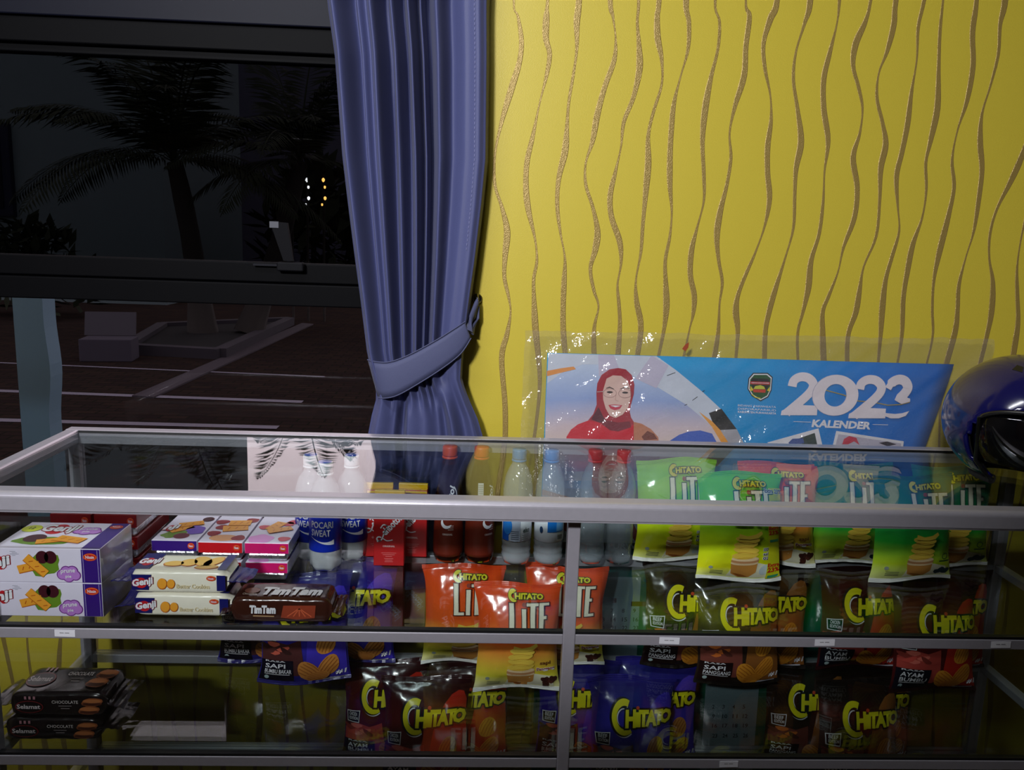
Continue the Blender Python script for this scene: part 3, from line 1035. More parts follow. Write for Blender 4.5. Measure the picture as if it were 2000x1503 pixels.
# portrait of a woman in a red headscarf
SC = ink((168, 34, 52))
A.poly('portrait_print', SC, [ca(*q) for q in [(905, 430), (970, 442), (1020, 490), (1042, 570), (1036, 650), (1012, 740), (1000, 800), (1012, 850), (1035, 885), (1040, 1100), (640, 1100), (640, 880), (690, 820), (720, 740), (718, 640), (726, 560), (762, 490), (830, 442)]], 4)
A.poly('portrait_print', ink((210, 20, 46)), [ca(*q) for q in [(462, 1010), (500, 950), (560, 905), (650, 872), (740, 890), (800, 930), (880, 960), (1000, 930), (1035, 900), (1035, 1300), (440, 1300)]], 5)
A.poly('portrait_print', ink((122, 22, 42)), [ca(*q) for q in [(760, 900), (800, 870), (900, 890), (1000, 880), (1010, 930), (900, 965), (830, 955)]], 6)
A.poly('portrait_print', ink((92, 26, 42)), [ca(*q) for q in [(672, 862), (735, 760), (775, 840), (800, 880), (745, 892)]], 6)
A.poly('portrait_print', ink((196, 128, 96)), [ca(*q) for q in [(1033, 885), (1100, 900), (1180, 945), (1242, 1015), (1260, 1300), (1033, 1300)]], 5)
A.poly('portrait_print', ink((120, 60, 44)), [ca(*q) for q in [(1100, 1010), (1150, 960), (1205, 985), (1235, 1030), (1120, 1040)]], 6)
A.poly('portrait_print', ink((226, 190, 178)), [ca(*q) for q in [(790, 570), (805, 520), (860, 492), (930, 497), (985, 540), (1006, 600), (1010, 680), (988, 760), (942, 822), (880, 852), (830, 832), (796, 772), (776, 700), (772, 630)]], 6)
for q in ([(800, 602), (830, 592), (868, 608)], [(918, 608), (960, 594), (1002, 604)]):
    A.line('portrait_print', INKBLACK, [ca(*p) for p in q], [0.0012, 0.0026, 0.001], 7)
for ex, ey in ((832, 634), (962, 638)):
    c = ca(ex, ey)
    A.ell('portrait_print', ink((40, 28, 30)), c[0], c[1], 0.0072, 0.0024, 7)
    A.ring('portrait_print', ink((150, 112, 108)), c[0], c[1] - 0.002, 0.0150, 0.0100, 0.0158, 0.0108, layer=8)
A.line('portrait_print', ink((205, 190, 188)), [ca(722, 632), ca(785, 626)], 0.0012, 8)
A.line('portrait_print', ink((196, 150, 138)), [ca(885, 650), ca(878, 700), ca(905, 712)], 0.0012, 7)
A.poly('portrait_print', ink((200, 52, 78)), [ca(*q) for q in [(818, 742), (870, 738), (938, 744), (915, 776), (872, 787), (836, 772)]], 7)
A.poly('portrait_print', WHITE, [ca(*q) for q in [(835, 747), (875, 745), (925, 749), (880, 762)]], 8)
# crest
SH = [(315, 385), (440, 385), (480, 420), (470, 530), (440, 590), (375, 625), (300, 580), (265, 520), (275, 430)]


def shr(k):
    return [cb(374 + (x - 374) * k, 500 + (y - 500) * k) for x, y in SH]


A.poly('crest_print', INKBLACK, shr(1.0), 2)
A.poly('crest_print', WHITE, shr(0.93), 3)
A.poly('crest_print', ink((26, 84, 36)), shr(0.85), 4)
A.poly('crest_print', INKBLACK, [cb(*q) for q in [(305, 430), (448, 435), (452, 462), (296, 456)]], 5)
A.poly('crest_print', RED, [cb(*q) for q in [(290, 456), (456, 462), (455, 486), (289, 480)]], 6)
A.text('crest_print', WHITE, 'WIBAWA KARTA RAHARJA', *cb(296, 475), *cb(450, 467), layer=7)
A.poly('crest_print', INKBLACK, [cb(*q) for q in [(300, 486), (450, 490), (420, 530), (320, 530)]], 5)
A.poly('crest_print', ink((222, 200, 50)), [cb(*q) for q in [(290, 495), (320, 530), (284, 540)]], 6)
A.poly('crest_print', ink((222, 200, 50)), [cb(*q) for q in [(455, 500), (430, 532), (452, 545)]], 6)
A.poly('crest_print', ink((205, 206, 60)), [cb(*q) for q in [(315, 520), (330, 496), (375, 488), (405, 500), (415, 522)]], 7)
A.poly('crest_print', ink((200, 60, 30)), [cb(*q) for q in [(310, 522), (420, 525), (415, 552), (315, 548)]], 7)
A.line('crest_print', LOGOYEL, [cb(300, 565), cb(330, 590), cb(375, 600)], 0.002, 6)
for k, (s, y) in enumerate((('BIDANG PARIWISATA', 660), ('DISPORAPARBUD', 688), ('KABUPATEN PURWAKARTA', 714))):
    a, b = cb(182, y + 8), cb(508, y - 6)
    A.text('crest_caption_lettering', WHITE, s, a[0], a[1], b[0], b[1] - 0.0015, 2, bold=0.0 if k < 2 else 0.02, rise=-0.002)
# 2023
W2 = ink((236, 226, 232))


def two(x0, y0, x1, y1, ly):
    """a heavy figure 2"""
    def q(u, v):
        return cb(x0 + (x1 - x0) * u, y1 + (y0 - y1) * v)
    st = [(0.28, 0.66), (0.33, 0.80), (0.48, 0.88), (0.66, 0.86), (0.78, 0.74), (0.76, 0.60), (0.62, 0.44), (0.38, 0.24), (0.14, 0.05)]
    A.line('year_figures', W2, [q(*p) for p in smooth_line(st)], 0.021, ly)
    A.poly('year_figures', W2, [q(*p) for p in [(0.0, 0.0), (0.02, 0.10), (0.30, 0.24), (0.88, 0.22), (0.86, 0.0)]], ly + 1)


two(545, 375, 900, 742, 2)
c = cb(1010, 573)
A.ring('year_figures', ink((188, 184, 200)), c[0] - 0.001, c[1], 0.0265, 0.0270, 0.0552, 0.0492, layer=4)
A.ring('year_figures', W2, c[0], c[1], 0.0265, 0.0270, 0.0545, 0.0485, layer=5, n=40)
two(1112, 395, 1475, 765, 7)
hook3 = [(1452, 515), (1490, 462), (1548, 438), (1600, 455), (1622, 505), (1598, 550), (1560, 588)]
A.line('year_figures', W2, [cb(*p) for p in smooth_line(hook3)], [0.016] * 4 + [0.023] * 27, 9)
A.poly('year_figures', W2, [cb(*q) for q in [(1505, 610), (1530, 560), (1640, 600), (1640, 625), (1565, 645)]], 9)
A.poly('year_figures', W2, [cb(*q) for q in [(1393, 712), (1440, 722), (1510, 728), (1570, 722), (1632, 704), (1600, 745), (1540, 765), (1470, 765), (1425, 748)]], 9)
A.line('picture_print', ink((170, 150, 80)), [cb(*p) for p in [(930, 530), (1080, 570), (1200, 620), (1330, 630), (1450, 655), (1560, 650), (1640, 630)]], 0.0022, 4)
a, b = cb(808, 838), cb(1300, 786)
A.text('title_lettering', WHITE, 'KALENDER', a[0], a[1], b[0], b[1] - 0.002, 3, bold=0.045, slant=0.12, rise=-0.002)
A.line('title_lettering', WHITE, [cb(652, 795), cb(800, 800)], 0.0012, 3)
A.line('title_lettering', WHITE, [cb(1320, 818), cb(1450, 821)], 0.0012, 3)
# two photo cards
CARD = ink((232, 230, 234))
A.poly('picture_print', CARD, [cb(*q) for q in [(430, 972), (862, 852), (905, 1045), (480, 1150)]], 3)
A.poly('picture_print', ink((44, 62, 52)), [cb(*q) for q in [(640, 960), (730, 925), (830, 890), (852, 1000), (690, 1060)]], 4)
A.poly('picture_print', ink((60, 84, 150)), [cb(*q) for q in [(605, 975), (640, 940), (730, 935), (740, 975), (640, 1000)]], 5)
A.poly('picture_print', CARD, [cb(*q) for q in [(1012, 873), (1583, 960), (1560, 1130), (965, 1060)]], 3)
A.poly('picture_print', ink((190, 184, 200)), [cb(*q) for q in [(1030, 900), (1560, 978), (1545, 1100), (990, 1045)]], 4)
A.poly('picture_print', ink((205, 64, 84)), [cb(*q) for q in [(1060, 985), (1075, 940), (1120, 915), (1180, 930), (1205, 990), (1160, 960), (1110, 985)]], 5)
A.poly('picture_print', ink((50, 40, 50)), [cb(*q) for q in [(1370, 972), (1440, 960), (1520, 985), (1440, 1000)]], 5)
# lower part of the sheet, seen through the case
PAGE = ink((176, 196, 206))
x0, z0 = cp(1080, 1062)
x1, z1 = cp(1290, 1012)
A.rect('month_page_print', ink((205, 205, 208)), CX0 + 0.02, z0, x1, -0.175, 2)
A.ell('month_page_print', ink((165, 30, 40)), cp(1258, 1040)[0], cp(1258, 1040)[1], 0.030, 0.038, 3, rot=0.5)
A.ell('month_page_print', ink((205, 205, 208)), cp(1252, 1030)[0], cp(1252, 1030)[1], 0.012, 0.028, 4, rot=0.5)
A.ell('month_page_print', RED, cp(1112, 1030)[0], cp(1112, 1030)[1], 0.016, 0.016, 3)
A.rect('month_page_print', INKBLACK, CX0 + 0.02, cp(1200, 1077)[1], x1, cp(1200, 1064)[1], 3)
a, b = cp(1190, 1075), cp(1320, 1066)
A.text('place_name_lettering', WHITE, 'PURWAKARTA', a[0], cp(1250, 1076)[1], b[0], cp(1250, 1066)[1], 4)
A.rect('month_page_print', PAGE, cp(1135, 1300)[0], -0.76, cp(1255, 1120)[0], cp(1200, 1130)[1], 2)
MAR = ink((96, 28, 40))
p = cp(1165, 1175)
A.rect('month_page_print', MAR, p[0], p[1] - 0.006, p[0] + 0.05, p[1] + 0.006, 3)
p = cp(1234, 1182)
A.rect('month_page_print', MAR, p[0], p[1] - 0.006, p[0] + 0.045, p[1] + 0.006, 3)
NUM = ink((60, 74, 84))
for r_i, (yy, ns) in enumerate(((1195, ('6', '7', '8', '9')), (1212, ('13', '14', '15', '16')), (1228, ('20', '21', '22', '23')), (1244, ('27', '28', '29', '30')))):
    for k, s in enumerate(ns):
        q = cp(1172 + 22 * k, yy)
        A.text('lettering', NUM, s, q[0], q[1] - 0.005, q[0] + 0.006 * len(s), q[1] + 0.005, 4, bold=0.02)
A.rect('month_page_print', PAGE, cp(1370, 1450)[0], cp(1430, 1475)[1] - 0.05, cp(1478, 1400)[0], cp(1430, 1320)[1], 2)
for yy, ns in ((1380, ('2', '3', '4', '5')), (1398, ('9', '10', '11', '12')), (1416, ('16', '17', '18', '19')), (1435, ('23', '24', '25', '26'))):
    for k, s in enumerate(ns):
        q = cp(1391 + 20 * k, yy)
        A.text('second_month_lettering', NUM, s, q[0], q[1] - 0.005, q[0] + 0.006 * len(s), q[1] + 0.005, 4, bold=0.02)
A.build(cal, cfn, cell=0.05, lim=(CX0 + 0.0005, CX1 - 0.0005, CZ0, CZ1 - 0.0005))
# cling film over the sheet
vs, fs = [], []
NX, NZ = 190, 100
rr = random.Random(2)
for j in range(NZ + 1):
    v = j / NZ
    for i in range(NX + 1):
        u = i / NX
        zt = 0.237 + 0.012 * u + 0.005 * noise.noise((u * 14, 3, 0)) + 0.003 * noise.noise((u * 50, 3, 0))
        zb = -0.25
        x0 = 0.113 - 0.004 * v + 0.003 * noise.noise((v * 12, 5, 0))
        x1 = 1.212 + 0.01 * noise.noise((v * 9, 7, 0))
        z = zt + (zb - zt) * v
        x = x0 + (x1 - x0) * u
        d1 = noise.noise((x * 3 + z * 7, (x * 0.8 - z) * 26, 1.5))
        d2 = noise.noise((x * 30, z * 22, 4.0))
        edge_k = 1 + 1.6 * max(0, 1 - min(u, 1 - u) * 14) + 1.2 * max(0, 1 - v * 7)
        vs.append((x, cal_y(z) - 0.0150 + 0.0075 * d1 + 0.0020 * d2 * edge_k + 0.01 * max(0, 0.12 - v), z))
for j in range(NZ):
    for i in range(NX):
        a = j * (NX + 1) + i
        fs.append((a, a + NX + 1, a + NX + 2, a + 1))
mesh('plastic_wrap', vs, fs, WRAP, cal, smooth=True)
# small rust coloured leaf stuck to the wrap
q = [ca(1437, 262), ca(1465, 225), ca(1497, 205), ca(1490, 250), ca(1468, 280)]
mesh('leaf_scrap', [(x, 0.448, z) for x, z in q], [(0, 1, 2, 3, 4)], mat((150, 62, 30), rough=0.6), cal)

# ================================================================ THE HELMET
HB = mat((9, 10, 70), rough=0.16, spec=0.5, coat=0.25, name='blue_helmet_gloss')
hel = thing('helmet', 'dark blue open-face motorcycle helmet standing on the glass top', 'helmet', (1.080, 0.120, 0.0), (0, 0, math.radians(-16)))


def hp(a, e, k=1.0):
    """helmet surface: azimuth a from the face (-y), elevation e"""
    rx, ry, rz = 0.142 * k, 0.160 * k, 0.130 * k
    z = rz * math.sin(e)
    ce = math.cos(e)
    return Vector((rx * ce * math.sin(a), -ry * ce * math.cos(a) + 0.010, z + 0.124))


def face_hole(a, e):
    """inside the face opening, with a rounded outline"""
    u, v = a / 1.02, (e + 0.34) / 0.66
    return abs(u) ** 3.2 + abs(v) ** 3.2 < 1 or (abs(u) < 0.86 and e < -0.34)


NA, NE = 96, 44
vs, fs = [], []
idx = {}
E0, E1 = -1.02, PI / 2
for j in range(NE + 1):
    e = E0 + (E1 - E0) * j / NE
    for i in range(NA):
        a = -PI + 2 * PI * i / NA
        vs.append(hp(a, e))
for j in range(NE):
    for i in range(NA):
        e = E0 + (E1 - E0) * (j + 0.5) / NE
        a = -PI + 2 * PI * (i + 0.5) / NA
        if face_hole(a, e):
            continue
        k = (i + 1) % NA
        fs.append((j * NA + i, j * NA + k, (j + 1) * NA + k, (j + 1) * NA + i))
sh = mesh('shell', vs, fs, HB, hel, smooth=True)
md = sh.modifiers.new('thickness', 'SOLIDIFY')
md.thickness = 0.006
md.offset = -1
PAD = mat((10, 10, 12), rough=0.9, bump=0.3, bscale=80, name='black_padding')
vs = [hp(-PI + 2 * PI * i / 48, E0 + (E1 - E0) * j / 20, 0.93) for j in range(21) for i in range(48)]
fs = [(j * 48 + i, (j + 1) * 48 + i, (j + 1) * 48 + (i + 1) % 48, j * 48 + (i + 1) % 48) for j in range(20) for i in range(48) if not face_hole(-PI + 2 * PI * (i + 0.5) / 48, E0 + (E1 - E0) * (j + 0.5) / 20)]
mesh('padding', vs, fs, PAD, hel, smooth=True)
outl = []
for k in range(61):
    t = k / 60
    a = -0.88 + 1.76 * t
    # follow the opening's upper outline from one cheek over the brow to the other
    v = (1 - min(1, abs(a / 1.02)) ** 3.2) ** (1 / 3.2)
    outl.append(hp(a, -0.34 + 0.66 * v, 1.004))
pts = [hp(-0.885, -1.0, 1.004), hp(-0.89, -0.8, 1.004), hp(-0.95, -0.55, 1.004)] + outl + [hp(0.95, -0.55, 1.004), hp(0.89, -0.8, 1.004), hp(0.885, -1.0, 1.004)]
tube('edge_trim', pts, 0.0042, mat((12, 12, 14), rough=0.35), hel, 8)
SMOKE = mat((6, 6, 9), rough=0.06, spec=0.6, coat=0.4, name='smoked_visor')
vs, fs = [], []
for j in range(17):
    for i in range(33):
        a = -0.98 + 1.96 * i / 32
        e = -0.62 + 0.86 * j / 16
        vs.append(hp(a, e, 0.955))
for j in range(16):
    for i in range(32):
        p = j * 33 + i
        fs.append((p, p + 1, p + 34, p + 33))
vz = mesh('visor', vs, fs, SMOKE, hel, smooth=True)
md = vz.modifiers.new('thickness', 'SOLIDIFY')
md.thickness = 0.002
for a0, a1, e0 in ((-0.75, -0.52, 0.98), (-0.18, 0.12, 0.86), (0.5, 0.75, 0.98)):
    v = [hp(a0, e0, 1.004), hp(a1, e0 - 0.03, 1.004), hp(a1 - 0.02, e0 + 0.09, 1.006), hp(a0 + 0.03, e0 + 0.12, 1.006)]
    mesh('vent_slot', v, [(0, 1, 2, 3)], BLACK, hel)
v = [hp(-1.42, -0.30, 1.003), hp(-1.38, -0.30, 1.003), hp(-1.26, -0.58, 1.003), hp(-1.33, -0.58, 1.003)]
mesh('decal_stripe', v, [(0, 1, 2, 3)], mat((150, 155, 190), rough=0.3), hel)
rim = [hp(-PI + 2 * PI * i / 40, E0, 0.995) for i in range(41) if abs(-PI + 2 * PI * i / 40) > 0.86]
rim = [hp(a, E0, 0.99) for a in [0.88 + (2 * PI - 1.76) * k / 40 for k in range(41)]]
tube('neck_roll', rim, 0.010, PAD, hel, 8)

# ================================================================ CHIP BAGS
def bag_surface(W, H, D, seed):
    so = seed * 7.31

    def S(s, t, side=-1):
        g = max(0.0, math.sin(PI * min(1, max(0, (t - 0.045) / 0.91)))) ** 0.55
        e = max(0.0, 1 - abs(s) ** 2.3) ** 0.62
        hw = W / 2 * (1 - 0.10 * g)
        thk = D * e * g
        wr = 0.0030 * noise.noise((s * 2.4 + so, t * 5.0, 1.0)) * e ** 0.5
        k = max(0, 1 - t / 0.16) + max(0, 1 - (1 - t) / 0.16)
        wr += 0.0032 * k * noise.noise((s * 5.0 + so, t * 2.0, 3.0)) * (1 - abs(s) ** 6)
        mid = 0.006 * math.sin(s * 2.6 + so) * max(0, 1 - t / 0.2) + 0.007 * math.sin(s * 2.2 + so * 1.7) * max(0, 1 - (1 - t) / 0.2)
        x = s * hw + 0.003 * noise.noise((s, t * 4 + so, 8.0)) * abs(s)
        z = t * H + 0.004 * math.sin(s * 3 + so) * max(0, 1 - (1 - t) / 0.2) + (0.0055 * (1 + math.sin(s * 2.4 + so * 0.7))) * max(0, 1 - t / 0.2)
        y = side * thk * (1.0 if side < 0 else 0.75) + mid + side * (abs(wr) if g < 0.2 else wr) * (1 if side < 0 else 0.5)
        return Vector((x, y, z + 0.0005))
    return S


def bag_map(S, W, H):
    def fn(x, z, l):
        s, t = x / (W / 2), z / H
        s = max(-0.999, min(0.999, s))
        t = max(0.0, min(1.0, t))
        p = S(s, t)
        a = S(min(1, s + 0.02), t) - S(max(-1, s - 0.02), t)
        b = S(s, min(1, t + 0.015)) - S(s, max(0, t - 0.015))
        n = a.cross(b)
        n = n.normalized() if n.length > 1e-9 else Vector((0, -1, 0))
        if n.y > 0:
            n = -n
        return p + n * (0.0011 + 0.00035 * l)
    return fn


def chip(A, cx, cy, rx, ry, rot, base, ridge, layer, part='chip_picture_print', n=5):
    A.ell(part, base, cx, cy, rx, ry, layer, rot, 18, 0.05, 3)
    c, s = math.cos(rot), math.sin(rot)
    for k in range(n):
        v = -0.7 + 1.4 * k / (n - 1)
        w = rx * math.sqrt(max(0.05, 1 - v * v)) * 0.82
        pts = []
        for q in (-1, 0, 1):
            x, y = q * w, v * ry + 0.10 * ry * (1 - q * q)
            pts.append((cx + x * c - y * s, cy + x * s + y * c))
        A.line(part, ridge, pts, ry * 0.10, layer + 1)


def logo(A, x0, y0, w, h, layer, gold=None):
    """curved big C, then the smaller capitals, yellow with a black edge"""
    Y = gold or LOGOYEL
    cx, cy, rx, ry = x0 + 0.19 * w, y0 + h * 0.5, 0.19 * w, h * 0.5
    a0, a1 = math.radians(62), math.radians(305)
    A.ring('logo', WHITE, cx + 0.002, cy - 0.002, rx * 0.50, ry * 0.52, rx * 1.10, ry * 1.09, a0, a1, layer)
    A.ring('logo', INKBLACK, cx, cy, rx * 0.50, ry * 0.52, rx * 1.10, ry * 1.09, a0 - 0.05, a1 + 0.05, layer + 1)
    A.ring('logo', Y, cx + 0.02 * w, cy, rx * 0.62, ry * 0.66, rx * 1.02, ry * 1.01, a0, a1, layer + 2)
    xs = [0.23, 0.385, 0.45, 0.565, 0.70, 0.80]
    ws = [0.145, 0.055, 0.135, 0.15, 0.13, 0.185]
    for k, ch in enumerate('HITATO'):
        lx = x0 + xs[k] * w
        yy = y0 + h * (0.24 + 0.012 * k)
        hh = h * (0.44 - 0.018 * k) * (0.84 if ch == 'I' else 1)
        A.text('logo', Y, ch, lx, yy, lx + ws[k] * w, yy + hh, layer + 3, bold=0.055, slant=0.06, outline=INKBLACK, ow=0.085)
    A.ell('logo', ink((200, 70, 40)), x0 + 0.435 * w, y0 + h * 0.75, 0.028 * w, 0.05 * h, layer + 4)


KINDS = {
    'blue': dict(base=(44, 38, 150), dark=(32, 28, 112), band=(66, 52, 186), meat=(78, 40, 40), fat=(206, 96, 78), block=(10, 8, 26), chip=(204, 134, 62), ridge=(160, 92, 40), tag=('BEEF', 'EDITION'), txt=('RASA', 'SAPI', 'BUMBU BAKAR')),
    'red': dict(base=(84, 18, 22), dark=(44, 12, 16), band=(196, 44, 30), meat=(186, 70, 62), fat=(222, 110, 96), block=(14, 14, 30), chip=(228, 152, 48), ridge=(196, 104, 30), tag=('CHICKEN', 'EDITION'), txt=('RASA', 'AYAM', 'BUMBU')),
    'black': dict(base=(46, 32, 24), dark=(22, 16, 14), band=(150, 92, 40), meat=(122, 62, 52), fat=(214, 112, 50), block=(28, 12, 14), chip=(220, 146, 44), ridge=(178, 100, 28), tag=('BEEF', 'EDITION'), txt=('RASA', 'SAPI', 'PANGGANG')),
}
_BM = {}


def bag_body(parent, S, bodymat, sealmat, topmat=None, nu=26, nv=34):
    vs, fs = [], []
    for side in (-1, 1):
        for j in range(nv + 1):
            for i in range(nu + 1):
                vs.append(S(-1 + 2 * i / nu, j / nv, side))
    k = (nu + 1) * (nv + 1)
    for sd in (0, 1):
        for j in range(nv):
            for i in range(nu):
                a = sd * k + j * (nu + 1) + i
                f = (a, a + 1, a + nu + 2, a + nu + 1)
                fs.append(f if sd == 0 else tuple(reversed(f)))
    b = mesh('film_body', vs, fs, bodymat, parent, smooth=True)
    # crimped seals, top and bottom
    for t0, t1 in ((0.0, 0.042), (0.958, 1.0)):
        vs, fs = [], []
        R_ = 6
        for j in range(R_ + 1):
            t = t0 + (t1 - t0) * j / R_
            for i in range(nu + 1):
                p = S(-1 + 2 * i / nu, t, -1)
                vs.append(p + Vector((0, -0.0012 - 0.0008 * (j % 2), 0)))
        for j in range(R_):
            for i in range(nu):
                a = j * (nu + 1) + i
                fs.append((a, a + 1, a + nu + 2, a + nu + 1))
        mesh('crimped_seal', vs, fs, topmat if (topmat and t0 > 0.5) else sealmat, parent)
    return b


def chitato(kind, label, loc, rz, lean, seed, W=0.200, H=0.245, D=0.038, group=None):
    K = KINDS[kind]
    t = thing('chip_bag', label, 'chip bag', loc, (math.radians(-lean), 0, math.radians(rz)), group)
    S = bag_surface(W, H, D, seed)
    key = ('b', kind)
    if key not in _BM:
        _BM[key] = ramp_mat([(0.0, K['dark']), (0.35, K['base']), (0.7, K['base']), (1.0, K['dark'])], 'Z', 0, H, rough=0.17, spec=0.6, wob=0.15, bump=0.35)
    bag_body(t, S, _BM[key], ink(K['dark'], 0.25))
    A = Art()
    w = W / 2
    base, band, meat, fat, block, ch, rd = (ink(K[k], 0.2) for k in ('base', 'band', 'meat', 'fat', 'block', 'chip', 'ridge'))
    P = 'chip_picture_print'
    # coloured band widening to one side
    A.poly(P, band, [(u_ * w, v_ * H) for u_, v_ in ((0.08, 0.25), (0.10, 0.42), (0.17, 0.56), (0.28, 0.68), (0.42, 0.78), (0.58, 0.85), (0.74, 0.88), (0.86, 0.87), (0.95, 0.80), (0.96, 0.05), (0.2, 0.05))], 0)
    # meat
    r = random.Random(3)
    A.poly(P, meat, [(-0.95 * w, 0.12 * H), (-0.96 * w, 0.36 * H), (-0.7 * w, 0.43 * H), (-0.35 * w, 0.40 * H), (-0.05 * w, 0.44 * H), (0.02 * w, 0.2 * H), (-0.1 * w, 0.10 * H)], 0)
    for k in range(7):
        A.ell(P, fat if k % 3 == 0 else ink(tuple(int(c * (0.6 + 0.1 * k)) for c in K['meat']), 0.2), r.uniform(-0.85, -0.08) * w, r.uniform(0.24, 0.40) * H, 0.15 * w, 0.022 * H, 1 + (k % 2), r.uniform(-0.6, 0.6), 9, 0.15, 3)
    # dark block with flavour words
    A.rect(P, block, -0.96 * w, 0.05 * H, -0.22 * w, 0.255 * H, 4)
    ty = [0.243, 0.193, 0.141]
    th = [0.014, 0.040, 0.038]
    for (s, y, hh) in zip(K['txt'], ty, th):
        x1 = -0.86 * w + min(0.60, 0.115 * len(s)) * w
        A.text('lettering', WHITE, s, -0.86 * w, (y - hh * 0.3) * H, x1, (y + hh * 0.7) * H, 5, bold=0.015)
    A.line('lettering', ink((190, 190, 195)), [(-0.86 * w, 0.118 * H), (-0.30 * w, 0.118 * H)], 0.008 * H, 5)
    A.ell('lettering', ink((170, 190, 190)), -0.80 * w, 0.085 * H, 0.05 * w, 0.018 * H, 5)
    # tilted edition tag
    x, y = -0.90 * w, 0.445 * H
    A.poly('lettering', WHITE, [(x, y - 0.004), (x + 0.29 * w, y - 0.010 + 0.006), (x + 0.31 * w, y + 0.105 * H), (x - 0.02 * w, y + 0.085 * H)], 4)
    A.poly('lettering', block, [(x + 0.02 * w, y - 0.002), (x + 0.275 * w, y - 0.002), (x + 0.29 * w, y + 0.096 * H), (x, y + 0.078 * H)], 5)
    A.text('lettering', WHITE, K['tag'][0], x + 0.05 * w, y + 0.045 * H, x + 0.24 * w, y + 0.078 * H, 6, rise=0.001)
    A.text('lettering', WHITE, K['tag'][1], x + 0.05 * w, y + 0.008 * H, x + 0.26 * w, y + 0.036 * H, 6, rise=0.001)
    # chips
    chip(A, 0.52 * w, 0.40 * H, 0.25 * w, 0.085 * H, 1.1, ch, rd, 2)
    chip(A, 0.56 * w, 0.19 * H, 0.30 * w, 0.080 * H, 0.9, ch, rd, 4)
    chip(A, 0.12 * w, 0.15 * H, 0.28 * w, 0.085 * H, -0.7, ch, rd, 6)
    chip(A, 0.30 * w, 0.095 * H, 0.28 * w, 0.050 * H, 0.15, ch, rd, 8)
    A.text('slogan_lettering', WHITE, '#1', 0.70 * w, 0.095 * H, 0.90 * w, 0.145 * H, 9, slant=0.2, bold=0.03)
    A.line('slogan_lettering', ink((180, 178, 190)), [(0.40 * w, 0.055 * H), (0.86 * w, 0.062 * H)], 0.010 * H, 9)
    logo(A, -0.58 * w, 0.53 * H, 1.50 * w, 0.30 * H, 7)
    A.build(t, bag_map(S, W, H), cell=0.011, lim=(-0.97 * w, 0.97 * w, 0.05 * H, 0.95 * H))
    return t


LITE = {
    'green': [(0.0, (236, 238, 225)), (0.07, (226, 232, 150)), (0.18, (222, 222, 24)), (0.45, (186, 216, 22)), (0.62, (96, 192, 46)), (1.0, (120, 208, 60))],
    'lime': [(0.0, (236, 238, 225)), (0.07, (226, 232, 150)), (0.18, (220, 220, 24)), (0.40, (196, 218, 26)), (0.62, (128, 202, 50)), (1.0, (156, 214, 60))],
    'forest': [(0.0, (232, 236, 225)), (0.08, (222, 230, 140)), (0.22, (190, 216, 40)), (0.42, (40, 168, 52)), (0.65, (16, 132, 74)), (1.0, (14, 112, 92))],
    'orange': [(0.0, (238, 236, 230)), (0.09, (232, 228, 170)), (0.2, (226, 216, 60)), (0.38, (228, 160, 60)), (0.52, (228, 92, 34)), (1.0, (232, 74, 26))],
}


